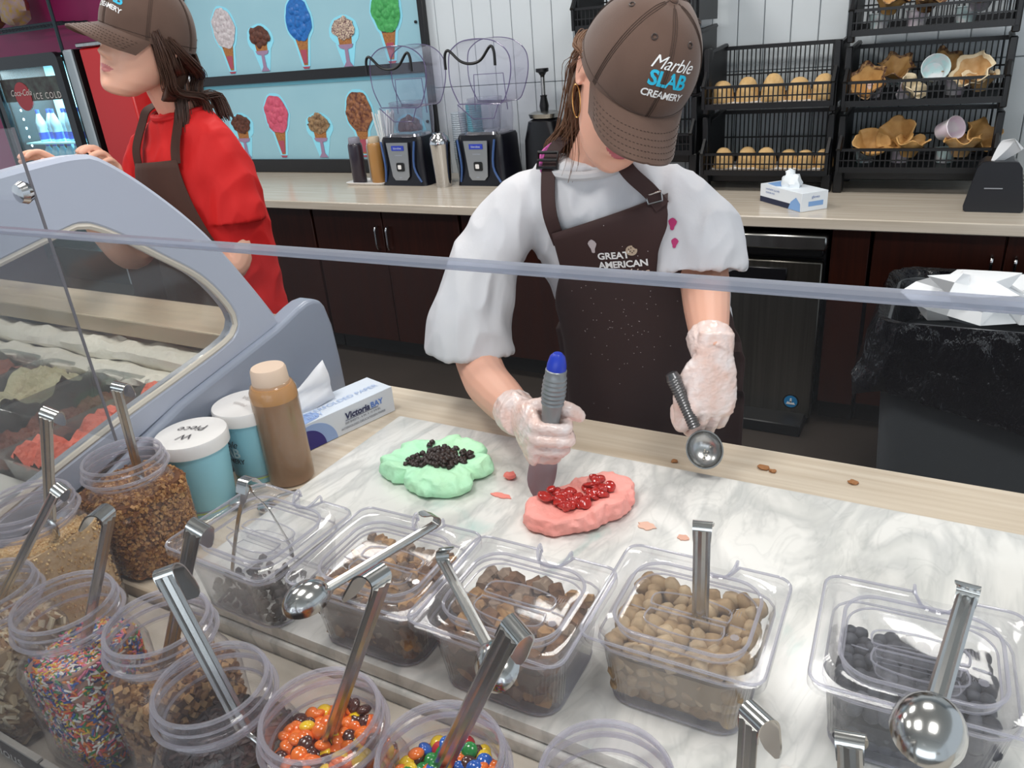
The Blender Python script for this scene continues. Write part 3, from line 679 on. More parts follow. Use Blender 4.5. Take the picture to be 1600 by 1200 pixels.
# ================================================================ BIN
bn = thing('rubbish_bin', (.17, 2.55, 0), 'grey rubbish bin lined with a black bag and full of white paper', 'bin')
BING = mat('bin_grey', '4c5054', .5)
MB().loft([(0.0, .50, .44, .06, .17, 2.55), (.62, .57, .50, .06, .17, 2.55), (.63, .60, .53, .06, .17, 2.55), (.71, .61, .54, .06, .17, 2.55), (.712, .55, .48, .05, .17, 2.55), (.53, .52, .46, .05, .17, 2.55)], n=5).build('body', BING, bn, world=True)
m = MB(); NN = 72; R = []
def bagring(w_, z, amp, seed, drop=0):
    out = []
    pts = rrect(w_, w_ * .9, .08, 17, .17, 2.55)[:72]
    for i, (x, y) in enumerate(pts):
        nx, ny = x - .17, y - 2.55; k = 1 + amp * noise.noise(Vector((nx * 14, ny * 14, z * 6 + seed))) + amp * .6 * noise.noise(Vector((nx * 34, ny * 34, seed)))
        zz = z + drop * (noise.noise(Vector((nx * 5, ny * 5, seed * 3))) * 1.0) - (drop * 1.3 * max(0, nx + .05) * 2 if drop else 0)
        out.append((.17 + nx * k, 2.55 + ny * k, zz))
    return out
R = [bagring(.50, .58, .05, 1), bagring(.55, .70, .04, 2), bagring(.60, .735, .05, 3), bagring(.63, .738, .06, 4), bagring(.645, .69, .05, 5), bagring(.65, .61, .08, 6), bagring(.66, .56, .10, 7, .04), bagring(.655, .505, .12, 8, .08)]
m.rings(R, False, False); m.build('bin_bag', mat('bag_black', '0f0e12', .13, bump=(16, 1.0, .03, (1, 1, .5))), bn, world=True)
for (c, r, sd, lb) in [((.07, 2.47, .765), (.13, .12, .075), 1, 'big crumpled sheet of white paper rising from the bin, bag side'), ((.24, 2.47, .745), (.075, .08, .045), 2, 'folded white paper in the middle of the bin'),
                   ((.37, 2.46, .74), (.09, .09, .05), 5, 'crumpled white paper ball at the far side of the bin'), ((.21, 2.62, .735), (.16, .1, .04), 9, 'flatter white wrapper behind the crumpled papers in the bin')]:
    m = MB(); crumple(m, c, r, 10, 7, .5, sd); o = m.build('crumpled_paper', mat('waste_paper', 'e8ebee', .8), smooth=True, ang=18); tag(o, lb, 'paper')

# ================================================================ DRINKS FRIDGE + RED COOLER + WIRE RACK
df = thing('drinks_fridge', (-5.95, 3.78, 0), 'glass-door drinks fridge lit inside, in the corner by the magenta wall', 'fridge')
FX0, FX1, FY = -6.44, -5.56, 3.60
FB = mat('fridge_black', '0d0f12', .35); FG = mat('fridge_sidegrey', 'a7b2ba', .4)
fi = mat('fridge_lining_glow', '8fc9d6', .5, emit=('7fd4e6', 1.0))  # lining is no lamp: the fridge's inner brightness is put into its material as emission
m = MB(); m.box((-6.0, 3.985, .86), (.86, .02, 1.66)); m.box((FX0 + .012, 3.81, .86), (.02, .36, 1.66)); m.box((FX1 - .03, 3.81, .86), (.02, .36, 1.66)); m.box((-6.0, 3.81, 1.69), (.88, .36, .02)); m.box((-6.0, 3.81, .1), (.88, .36, .2))
m.build('cabinet_shell', FB, df, world=True, smooth=False)
MB().box((-6.0, 3.970, .9), (.80, .006, 1.5)).build('back_lining', fi, df, world=True, smooth=False)
MB().box((FX1 + .05, 3.80, .86), (.10, .38, 1.70), .01).build('side_strip', FG, df, world=True)
MB().box((FX1 + .112, 3.80, .86), (.022, .37, 1.70), .004).build('dark_gap', FB, df, world=True)
dr = MB(); F = []
o_ = rrect(FX1 - FX0, 1.50, .05, 4, (FX0 + FX1) / 2, .955); i_ = rrect(FX1 - FX0 - .13, 1.34, .015, 4, (FX0 + FX1) / 2 - .01, .95)
M = Matrix(((1, 0, 0, 0), (0, 0, -1, FY), (0, 1, 0, 0), (0, 0, 0, 1)))
dr.rings([[(x, y, 0) for x, y in o_], [(x, y, .04) for x, y in o_], [(x, y, .04) for x, y in i_], [(x, y, 0) for x, y in i_]], False, False, M=M, loop=True)
door = dr.build('door', FB, df, world=True)
MB().box(((FX0 + FX1) / 2, FY - .012, .95), (FX1 - FX0 - .12, .004, 1.35)).build('pane', clear('fridge_pane', (.96, .98, .98), (.6, .6, .6), .0, .2), door, world=True, smooth=False)
m = MB(); m.box((-6.0, FY - .0155, 1.475), (.75, .002, .16)); m.build('header_print', mat('fridge_header', '4f5a52', .5, var=(14, '2c1412', .2)), door, world=True, smooth=False)
RED = mat('cola_red', 'a3131c', .4)
m = MB(); m.prism(circ(.10, 28, -6.13, 1.43), .012, .020, M); m.build('red_disc', RED, door, world=True, smooth=False)
m = MB(); text_on(m, 'Coca-Cola', .062, (-6.145, FY - .0215, 1.455), (1, 0, 0), (0, 0, 1), shear=.35); text_on(m, 'ICE COLD', .062, (-5.83, FY - .0185, 1.425), (1, 0, 0), (0, 0, 1), space=1.25)
m.build('lettering', mat('fridge_letters', 'd8cfc8', .5), door, world=True, smooth=False)
LED = mat('led_strip', 'ffffff', .5, emit=('d8fbff', 5))
m = MB()
for k in range(16): m.ball((FX0 + .10, FY + .05, 1.33 - k * .065), (.008, .006, .010), 6, 4)
m.build('led_strip', LED, df, world=True)
area('fridge_inside_light', (-6.0, 3.72, 1.62), .6, .1, 22, (.75, .95, 1))
for z in (1.085, .915, .60): 
    MB().box((-6.0, 3.80, z), (.78, .32, .012)).build('shelf', mat('glass_shelf_glow', 'a5e3e6', .3, emit=('7fd4e6', .2)), df, world=True, smooth=False)  # shelves emit faintly, inside light painted into the glass
def bottle(x, y, z, h, r, liq, capm, lab, label, grp):
    t = thing('drink_bottle', (x, y, z), label, 'bottle', grp)
    MB().lathe([(.001, 0), (r * .9, 0), (r, .01), (r, h * .3), (r * .93, h * .38), (r, h * .46), (r, h * .6), (r * .45, h * .84), (r * .38, h * .9)], 12).build('body', liq, t)
    MB().lathe([(r * .42, h * .88), (r * .42, h), (.001, h)], 12).build('cap', capm, t)
    if lab: MB().lathe([(r * 1.02, h * .08), (r * 1.02, h * .30)], 12, False, False).build('label', lab, t)
    return t
WB = mat('water_bottle', '9fd3e6', .2, coat=.5); WC = mat('water_cap', '1d4fd0', .4); CB = mat('cola_bottle', '27474e', .2, coat=.5); RC = mat('red_cap', 'b11f2a', .4)
for k in range(7):
    bottle(-6.22 + k * .092, 3.70 + .03 * (k % 2), 1.092, .235, .036, WB, WC, WC, 'blue-capped water bottle on the upper shelf of the drinks fridge', 'blue-capped bottles in the drinks fridge')
for k in range(7):
    bottle(-6.22 + k * .092, 3.70, .922, .155, .036, WB if k < 5 else mat('label_dark', '4a2a2a', .4), WC, None, 'pale drink bottle on the second shelf of the drinks fridge', 'pale bottles on the second fridge shelf')
for k in range(7):
    bottle(-6.2 + k * .092, 3.68, .607, .285, .036, CB, RC, RC, 'dark red-capped bottle on the third shelf of the drinks fridge', 'red-capped bottles in the drinks fridge')
rc = thing('red_cooler', (-5.17, 3.9, 0), 'tall red cooler cabinet right beside the drinks fridge', 'cooler')
MB().box((-5.17, 3.90, .86), (.44, .55, 1.70), .012).build('body', mat('cooler_red', 'c81010', .35), rc, world=True)
MB().box((-5.17, 3.90, 1.728), (.46, .57, .03), .006).build('top_trim', STEEL, rc, world=True)
wr = thing('wire_rack', (-6.75, 4.2, 0), 'green-black wire shelf rack against the magenta wall', 'rack')
WR = mat('wire_green', '1f3a40', .4)
for x in (-7.35, -7.12, -6.22): MB().tube([(x, 4.05, 0), (x, 4.05, 2.5)], .014, 8).build('post', WR, wr, world=True)
for z in (1.93, 2.40):
    m = MB()
    for y in (4.05, 4.12, 4.22, 4.32): m.tube([(-7.4, y, z), (-6.22, y, z)], .007, 6)
    m.tube([(-7.4, 4.05, z - .035), (-6.22, 4.05, z - .035)], .007, 6)
    for k in range(26): m.tube([(-7.4 + k * .047, 4.05, z), (-7.4 + k * .047, 4.05, z - .035)], .003, 5); m.tube([(-7.4 + k * .047, 4.05, z), (-7.4 + k * .047, 4.34, z)], .003, 5)
    m.build('wire_shelf', WR, wr, world=True)
m = MB(); crumple(m, (-6.90, 4.17, 2.11), (.17, .10, .17), 12, 9, .2, 3); o = m.build('clear_bag', mat('bag_candy', 'b79aa0', .4, var=(30, 'c8a24a', .15))); tag(o, 'clear bag of colourful bits on the wire rack shelf', 'bag')
m = MB(); crumple(m, (-7.25, 4.17, 2.09), (.13, .10, .15), 12, 9, .2, 8); o = m.build('clear_bag', mat('bag_candy2', '9a6a86', .4, var=(30, 'b09a5a', .15))); tag(o, 'smaller pinkish bag at the end of the wire rack shelf', 'bag')
# ================================================================ FREEZER CASE (left)
fz = thing('dipping_case', (-2.1, .7, 0), 'grey ice cream dipping freezer with an arched end frame, left of the marble', 'freezer')
def yzprism(poly, x0, x1, name, m_, par, bev=0):
    m = MB(); M = Matrix(((0, 0, 1, 0), (1, 0, 0, 0), (0, 1, 0, 0), (0, 0, 0, 1))); m.prism(poly, x0, x1, M)
    o = m.build(name, m_, par, world=True)
    if bev:
        b = o.modifiers.new('b', 'BEVEL'); b.width = bev; b.segments = 3; b.limit_method = 'ANGLE'
    return o
body = [(.36, .0), (1.06, .0), (1.074, .90), (1.071, .99), (1.066, 1.06), (1.055, 1.103), (1.045, 1.118), (1.028, 1.126), (1.008, 1.127), (.985, 1.122), (.927, 1.104), (.696, 1.056), (.553, 1.008), (.505, .996), (.36, .960)]
yzprism([(a, b) for a, b in body], -1.075, -1.032, 'end_body', mat('case_blue_grey', '8d95a5', .32), fz, .008)
outer = cr([(.20, 1.36), (.30, 1.405), (.42, 1.432), (.50, 1.44), (.605, 1.449), (.660, 1.450), (.693, 1.440), (.758, 1.385), (.834, 1.300), (.900, 1.195), (.943, 1.118)], 4) + [Vector((.946, 1.108)), Vector((.940, 1.101)), Vector((.71, 1.0545)), Vector((.561, 1.012)), Vector((.20, .925))]
inner = cr([(.26, 1.24), (.34, 1.285), (.44, 1.322), (.545, 1.345), (.600, 1.355), (.640, 1.358), (.686, 1.331), (.744, 1.285), (.800, 1.238), (.835, 1.19), (.852, 1.150), (.845, 1.128), (.815, 1.113), (.70, 1.090), (.60, 1.071), (.44, 1.034), (.30, 1.000), (.26, 1.02)], 4)
def resample(P, n, start=0):
    P = [Vector((p[0], p[1])) for p in P]; P = P + [P[0]]; L_ = [0]
    for i in range(1, len(P)): L_.append(L_[-1] + (P[i] - P[i - 1]).length)
    out = []; j = 0
    for k in range(n):
        d = L_[-1] * k / n
        while L_[j + 1] < d: j += 1
        t = (d - L_[j]) / max(1e-9, L_[j + 1] - L_[j]); out.append(P[j].lerp(P[j + 1], t))
    return out
def frame_ring(outer, inner, x0, x1, n=120):
    # match points by angle about the window's middle
    cy_, cz_ = .58, 1.20
    def byang(P):
        D = resample(P, 900); R = []
        for k in range(n):
            a = 2 * PI * k / n; b = min(D, key=lambda q: abs(((math.atan2(q[1] - cz_, q[0] - cy_) - a + PI) % (2 * PI)) - PI)); R.append(b)
        return R
    A, B = byang(outer), byang(inner); m = MB(); e = .006
    def off(P, d):
        Q = []
        for i, p in enumerate(P):
            t = P[(i + 1) % n] - P[i - 1]; nn = Vector((t[1], -t[0])).normalized() if t.length > 1e-9 else Vector((0, 0)); Q.append(p - nn * d)
        return Q
    m.rings([[(x0, *p) for p in A], [(x1 - e, *p) for p in A], [(x1, *p) for p in off(A, e)], [(x1, *p) for p in off(B, -e)], [(x1 - e, *p) for p in B], [(x0, *p) for p in B]], False, False, loop=True)
    return m
frame_ring(outer, inner, -1.075, -1.045).build('end_frame', mat('case_frame_grey', 'adb4c4', .3), fz, world=True)
m = MB(); ip = resample(inner, 80); m.tube([(-1.050, *p) for p in ip], .005, 6, closed=True); m.build('window_seal', mat('seal_cream', 'c9c2b6', .4), fz, world=True)
m = MB(); m.prism([(p[0], p[1]) for p in ip], -1.064, -1.060, Matrix(((0, 0, 1, 0), (1, 0, 0, 0), (0, 1, 0, 0), (0, 0, 0, 1))))
m.build('end_pane', clear('case_glass', (.90, .90, .88), (.7, .7, .7), .03, .3), fz, world=True, smooth=False)
m = MB(); m.tube([(-1.046, .945, 1.104), (-1.046, .71, 1.053), (-1.046, .561, 1.010), (-1.046, .20, .922)], .004, 6); m.build('frame_gasket', BLACKP, fz, world=True)
MB().box((-2.1, .93, 1.085), (2.05, .125, .035), .003).build('server_ledge', mat('ledge_steel', 'b5a892', .4, .25, var=(6, '9c917e', .3, (.3, 10, 1))), fz, world=True)
MB().box((-2.1, 1.02, .53), (2.05, .06, 1.06), .003).build('back_wall', GREYPAINT, fz, world=True)
MB().box((-2.1, .42, .49), (2.05, .06, .98), .01).build('front_wall', mat('case_white', 'd5d5d3', .35), fz, world=True)
MB().box((-2.1, .70, .86), (2.04, .56, .02)).build('well_floor', mat('well_grey', '7c7f84', .5), fz, world=True, smooth=False)
MB().box((-2.1, .475, .975), (2.05, .075, .02), .004).build('front_sill', mat('case_white'), fz, world=True)
FROST = mat('frost', 'e9e6dc', .85, bump=(40, .8, .01))
for (yy, zz, r, sd) in ((.868, 1.035, .030, 1), (.826, 1.005, .028, 9)):
    m = MB(); R = []
    for k in range(90):
        x = -1.09 - k * .022; R.append([(x, yy + (r * math.cos(a)) * (1 + .5 * noise.noise(Vector((x * 14, a * 1.3, sd)))), zz + r * .75 * math.sin(a) * (1 + .7 * noise.noise(Vector((x * 18 + 5, a * 1.5, sd))))) for a in [2 * PI * j / 12 for j in range(12)]])
    m.rings(R); m.build('frost_ridge', FROST, fz, world=True)
MB().box((-2.1, .85, .965), (2.04, .07, .05)).build('frosted_wall', FROST, fz, world=True)
TUBC = clear('tub_clear', (.88, .9, .9), (.5, .52, .52), .12, .5)
flav = [('coral', 'f0836f', 'd9604c', 'coral-red sherbet'), ('brown', '55291d', '7c4332', 'dark brown'), ('cream', 'b9b596', 'e4e0bd', 'pale greenish cream'), ('choc', '6b3023', '9a5440', 'reddish chocolate'), ('yellow', 'd8d6a6', 'f0efcf', 'pale yellow lumps'), ('cream2', 'c9a793', 'a0705c', 'tan')]
for i, (nm, c1, c2, wd) in enumerate(flav):
    x = -1.162 - i * .172; t = thing('ice_cream_tub', (x, .655, .915), 'clear freezer tub of ' + wd + ' ice cream under the arched window', 'tub', 'tubs in the dipping case')
    m = MB(); m.loft([(0, .145, .27, .02), (.105, .160, .30, .025), (.108, .168, .308, .03), (.105, .154, .294, .025), (.01, .138, .262, .02)], False, False); m.build('pan', TUBC, t)
    m = MB(); R = []
    for a in range(36):
        y = -.135 + .27 * a / 35; lv = .090 + .014 * math.sin(a * .4 + i) if i != 1 else .062
        R.append([(-.068 + .136 * b / 19, y, lv + .022 * noise.noise(Vector((b * .27 + i * 9, a * .17, i * 3))) + .020 * (.5 - abs(noise.noise(Vector((b * .55, a * .45, i + 7))))) + .009 * noise.noise(Vector((b * 1.3, a * 1.2, i)))) for b in range(20)])
    m.rings(R, False, False, closed=False); o = m.build('ice_cream', mat('gelato_' + nm, c1, .6, var=(22, c2, .25), bump=(90, .9, .008)), t)
# guard pane at the case end, with its steel standoff knob
gp = thing('case_guard_pane', (-.92, .45, 1.163), 'small upright clear guard pane with a steel knob in front of the dipping case', 'glass pane')
MB().box((-.925, .45, 1.335), (.24, .003, .345), .0008).build('pane', clear('guard_glass', (.97, .975, .98), (.30, .30, .34), .01, .5, power=6), gp, world=True, smooth=False)
m = MB(); m.box((-.8045, .45, 1.335), (.0012, .0030, .346)); m.build('pane_edge', mat('pane_edge_dark', '6d6a70', .3), gp, world=True, smooth=False)
m = MB(); m.lathe([(.001, -.006), (.009, -.005), (.0115, 0), (.009, .006), (.001, .008)], 18, M=Matrix.Translation((-.808, .442, 1.447)) @ Matrix.Rotation(PI / 2, 4, 'X')); m.build('standoff_knob', CHROME, gp, world=True)

# ================================================================ MAIN SNEEZE GUARD
sg = thing('sneeze_guard', (.0, .20, .80), 'long low clear glass sneeze guard across the front of the toppings', 'glass pane')
MB().box((-.1, .20, 1.143), (1.9, .0055, .682)).build('pane', clear('guard_glass_main', (.985, .99, .99), (.42, .42, .46), .004, .3, rough=.02, power=5, gloss=1.0), sg, world=True, smooth=False)
MB().box((-.1, .20, 1.485), (1.9, .0057, .003), .001).build('polished_edge', clear('glass_edge', (.74, .77, .84), (.62, .65, .74), .38, .2), sg, world=True, smooth=False)
# label strip
LS = mat('chalkboard', '23262c', .6)
for k, (x0, x1, l) in enumerate([(-1.02, -.735, 'chalkboard topping card under the sprinkle jar'), (-.730, -.52, 'chalkboard topping card under the nut jar'), (-.515, -.30, 'chalkboard topping card below the dark crumb jar')]):
    t = thing('topping_card', ((x0 + x1) / 2, .225, .80), l, 'sign')
    MB().box(((x0 + x1) / 2, .232, .862), (x1 - x0, .004, .108), .0008).build('board', LS, t, world=True)
    MB().box(((x0 + x1) / 2, .231, .917), (x1 - x0, .006, .003)).build('top_edge', mat('card_edge', 'b9b6b0', .5), t, world=True, smooth=False)
    m = MB(); text_on(m, 'Delicious', .026, ((x0 + x1) / 2 + (.05 if k == 0 else -.03), .2295, .893), (1, 0, 0), (0, 0, 1), shear=.3)
    if k == 0: text_on(m, 'SNO', .030, ((x0 + x1) / 2 + .06, .2295, .855), (1, 0, 0), (0, 0, 1), bold=.01)
    m.build('lettering', mat('chalk', 'c9c9c6', .8), t, world=True, smooth=False)
MB_rail = MB().box((-.03, .229, .83), (2.0, .003, .05)).build('card_rail', BLACKM, js, world=True)

# ================================================================ PANS WITH LIDS
PAN = clear('pan_clear', (.985, .985, .988), (.66, .65, .71), .008, .45, power=4.0)
LID = clear('lid_clear', (.985, .985, .99), (.84, .84, .90), .065, .5, power=3.0)
LIDE = clear('lid_edge', (.88, .88, .92), (.86, .86, .93), .26, .45)
def path_pts(w, d, r, n=112, notch=False):
    P = resample(rrect(w, d, r, 8), n); out = []
    for p in P:
        x, y = p
        if notch and y > 0 and abs(x - .012) < .0185: y -= .024 * math.sqrt(max(0, 1 - ((x - .012) / .0185) ** 2)) ** .8
        out.append((x, y))
    return out
def make_pan(loc, rz, label, gname):
    t = thing('topping_pan', loc, label, 'food pan', 'clear lidded topping pans on the marble', rot=(0, 0, rz))
    b = MB(); H0 = .090
    b.rings([[(x, y, z) for x, y in path_pts(w_, d_, r_)] for z, w_, d_, r_ in
             [(.004, .118, .10, .02), (.0, .128, .112, .022), (.004, .136, .120, .026), (H0 - .012, .152, .136, .028), (H0 - .006, .160, .144, .028), (H0 - .004, .172, .156, .016), (H0, .173, .157, .016), (H0, .156, .140, .028), (H0 - .012, .146, .130, .027), (.008, .131, .115, .024)]], False, False)
    b.build('pan', PAN, t)
    m = MB(); m.tube([(x, y, .003) for x, y in path_pts(.134, .118, .024, 48)], .0016, 5, closed=True); m.tube([(x, y, H0 - .013) for x, y in path_pts(.154, .138, .026, 48)], .0014, 5, closed=True)
    m.build('pan_edge', LIDE, t)
    l = MB(); z = H0 + .0015
    O = path_pts(.179, .161, .016, notch=True); O2 = path_pts(.176, .158, .015, notch=True); O3 = path_pts(.170, .152, .014, notch=True)
    I1 = path_pts(.138, .120, .030); I2 = path_pts(.132, .114, .030); I3 = path_pts(.126, .108, .028); I4 = path_pts(.118, .100, .026)
    l.rings([[(x, y, z - .006) for x, y in O], [(x, y, z + .004) for x, y in O], [(x, y, z + .006) for x, y in O2], [(x, y, z + .004) for x, y in O3],
             [(x, y, z + .0045) for x, y in I1], [(x, y, z + .006) for x, y in I2], [(x, y, z - .006) for x, y in I3], [(x, y, z - .007) for x, y in I4]], False, True)
    l.build('lid', LID, t)
    e = MB(); e.tube([(x, y, z + .0045) for x, y in O2], .0016, 5, closed=True)
    e.tube([(x, y, z + .0052) for x, y in I2], .0019, 5, closed=True); e.tube([(x, y, z - .0065) for x, y in I3], .0012, 5, closed=True)
    for sx in (-1, 1):
        e.tube(cr([(.012 + sx * .0185, .079, z + .002), (.012 + sx * .0195, .078, z + .013), (.012 + sx * .018, .068, z + .010), (.012 + sx * .013, .060, z + .005)], 3), .0017, 6)
    e.build('lid_edge', LIDE, t)
    h = MB()
    A = cr([(-.040, .006), (-.036, .022), (0, .028), (.036, .022), (.040, .006), (.030, .0025), (-.030, .0025)], 4, True); B = cr([(-.038, -.006), (-.030, -.004), (.030, -.004), (.038, -.006), (.036, -.024), (0, -.031), (-.036, -.024)], 4, True)
    for P in (A, B):
        h.rings([[(p[0], p[1], z - .0065) for p in P], [(p[0] * .88, p[1] * .9 + (.001 if P is A else -.001), z - .022) for p in P]], False, True)
    h.build('grip_pocket', LID, t)
    h = MB()
    for P in (A, B):
        h.tube([(p[0], p[1], z - .006) for p in P], .0010, 5, closed=True); h.tube([(p[0] * .88, p[1] * .9, z - .021) for p in P], .0007, 4, closed=True)
    h.tube([(-.057, -.006, z - .0065), (-.042, -.008, z - .006)], .0010, 4); h.tube([(.042, .002, z - .0065), (.057, .0, z - .006)], .0010, 4)
    h.build('grip_edge', LIDE, t)
    m = MB()
    text_on(m, '|||||', .010, (.043, .020, z - .0062), (1, 0, 0), (0, 1, 0)); text_on(m, '1/6', .007, (.040, -.014, z - .0062), (1, 0, 0), (0, 1, 0)); 
    m.prism([(.050 + .004 * math.cos(a) * (1 + .15 * (k % 2)), -.014 + .004 * math.sin(a) * (1 + .15 * (k % 2))) for k, a in enumerate([2 * PI * i / 16 for i in range(16)])], z - .0066, z - .0060)
    m.build('moulded_marks', LIDE, t, smooth=False)
    return t
pans = []
for loc, rz, lb in [((-.700, .530, .9205), -.03, 'clear lidded pan nearly empty of dark cookie crumbs, steel tongs standing in it'),
                    ((-.514, .545, .9205), .03, 'clear lidded pan of tan and brown candy chunks with a ladle lying on its lid'),
                    ((-.345, .547, .9205), .01, 'clear lidded pan of brown cake chunks, between the two chunk and dough pans'),
                    ((-.175, .600, .9205), .02, 'clear lidded pan full of pale tan cookie dough bites'),
                    ((.032, .630, .9205), .045, 'clear lidded pan of dark frozen berries at the picture edge')]:
    pans.append(make_pan(loc, rz, lb, ''))
bp = MB(); bp.rings([[(x, y, z) for x, y in path_pts(w_, d_, .02)] for z, w_, d_ in [(-.001, .10, .09), (0, .17, .15), (.003, .172, .152)]], True, True)

# ---- contents
def chunk_mesh(name, r, mats, q, mode='rock'):
    m = MB()
    if mode == 'rock':
        s_ = (r * q.uniform(.75, 1.15), r * q.uniform(.75, 1.15), r * q.uniform(.6, .95))
        m.ball((0, 0, 0), s_, 7, 5, jit=r * .22)
    elif mode == 'dough':
        a, b, c_ = r * q.uniform(.85, 1.1), r * q.uniform(.8, 1.0), r * q.uniform(.75, 1.0)
        m.loft([(-c_, a * 1.3, b * 1.3, r * .5), (-c_ * .75, a * 1.8, b * 1.8, r * .7), (0, a * 1.95, b * 1.95, r * .8), (c_ * .75, a * 1.8, b * 1.8, r * .7), (c_, a * 1.2, b * 1.2, r * .5)], n=2)
    elif mode == 'berry':
        m.ball((0, 0, 0), (r, r, r * .85), 10, 7, jit=r * .04)
    me = m.mesh(name, mats); me.polygons.foreach_set('use_smooth', [mode != 'rock'] * len(me.polygons)); return me
def scatter_pan(pan, meshes, name, label, cat, grp, fill_z, rr, seed, hm, patchy=None, side=True):
    q = random.Random(seed); P = wm(pan)
    core = MB(); R = []
    core.rings([[(x, y, z) for x, y in path_pts(w_, d_, .02, 40)] for z, w_, d_ in [(.006, .116, .100), (fill_z * .5, .126, .110), (fill_z - rr * 1.2, .130, .114)]]); 
    o = core.build('packed_filling', hm, pan); o['kind'] = 'stuff'
    pts = []
    step = rr * 1.55; ny = int(.118 / step); nx = int(.132 / step)
    for i in range(nx + 1):
        for j in range(ny + 1):
            x = -.060 + .120 * (i + q.uniform(-.25, .25)) / nx; y = -.052 + .104 * (j + q.uniform(-.25, .25)) / ny
            pts.append((max(-.060, min(.060, x)), max(-.052, min(.052, y)), fill_z + (rr * .9 * noise.noise(Vector((x * 30, y * 30, seed)))) + q.uniform(-.2, .2) * rr))
    if side:
        nz = max(1, int((fill_z - .01) / (rr * 1.7)))
        for k in range(nz):
            z = .006 + rr + k * rr * 1.7; wx = .0585 + .006 * z / .09
            xm = .0635 - rr + .006 * z / .09; ym = .0560 - rr + .006 * z / .09
            for i in range(nx + 1): pts.append((-xm + 2 * xm * i / nx, -ym + q.uniform(0, .3) * rr + (.004 if i in (0, nx) else 0), z + q.uniform(-.2, .2) * rr))
            for j in range(ny + 1): pts.append((xm - q.uniform(0, .3) * rr, -ym + 2 * ym * j / ny, z)); pts.append((-xm, -ym + 2 * ym * j / ny, z))
    for p in pts:
        if patchy and not patchy(*p): continue
        o = bpy.data.objects.new(name, q.choice(meshes)); C.objects.link(o)
        o.location = P @ Vector(p); o.rotation_euler = (q.uniform(0, 6), q.uniform(0, 6), q.uniform(0, 6)); s_ = q.uniform(.85, 1.12); o.scale = (s_, s_, s_)
        tag(o, label, cat, grp)
q = random.Random(3)
BR = mat('cake_brown', '8d6a4e', .85, var=(60, '553828', .25)); TN = mat('cake_tan', 'c8a273', .85, var=(60, '94693f', .25)); GR = mat('cake_greyed', 'a8937f', .85, var=(60, '6f5a4b', .25))
cakes = [chunk_mesh('chunk', .0095, [mm_], q) for mm_ in (BR, TN, GR, BR, TN, GR)]
cakesb = [chunk_mesh('chunk', .0115, [mm_], q) for mm_ in (BR, BR, TN, GR, BR)]
DG = mat('dough_tan', 'b59a76', .8, var=(70, '8d7353', .2)); DG2 = mat('dough_pale', 'c6af8e', .8, var=(70, 'a08766', .2))
doughs = [chunk_mesh('dough', .0098, [mm_], q, 'dough') for mm_ in (DG, DG2, DG, DG2)]
BY = mat('berry_dark', '2b2c31', .6, var=(50, '5a5c64', .3)); BY2 = mat('berry_black', '1d1c22', .6, var=(50, '3f4048', .3))
berries = [chunk_mesh('berry', .0088, [mm_], q, 'berry') for mm_ in (BY, BY2, BY)]
OR = mat('oreo_black', '17100f', .8, var=(60, '3a2622', .2)); crumbs = [chunk_mesh('crumb', .0060, [OR], q) for _ in range(4)]
scatter_pan(pans[1], cakes, 'candy_chunk', 'tan and brown candy chunk in the pan under the lying ladle', 'topping', 'candy chunks in the second pan', .070, .0092, 11, mat('fill_brown', '5d4433', .9))
scatter_pan(pans[2], cakesb, 'cake_chunk', 'brown cake chunk in the middle pan of the five', 'topping', 'cake chunks in the middle pan', .066, .0110, 12, mat('fill_brown'))
scatter_pan(pans[3], doughs, 'dough_bite', 'pale tan cookie dough bite in the fullest pan', 'topping', 'cookie dough bites in the fourth pan', .070, .0098, 13, mat('fill_tan', '8f7a5e', .9))
scatter_pan(pans[4], berries, 'frozen_berry', 'dark frozen berry in the pan at the picture edge', 'topping', 'frozen berries in the fifth pan', .052, .0088, 14, mat('fill_berry', '2a2a30', .8))
P = wm(pans[0]); m = MB(); q = random.Random(5)
for k in range(420):
    x = q.uniform(-.055, .062); y = q.uniform(-.054, .03); 
    if q.random() > (.9 if y < -.01 + .5 * x else .35): continue
    z = .008 + q.uniform(0, .022) * (1 if y < -.015 else .5) ; m.ball((x, y, z), (q.uniform(.002, .006),) * 3, 6, 4, jit=.001)
o = m.build('dark_crumbs', OR, pans[0]); o['kind'] = 'stuff'
m = MB(); m.box((-.012, .012, .060), (.020, .028, .003), M=Matrix.Rotation(.3, 4, 'Z')); o = m.build('paper_tag', PAPER, pans[1])

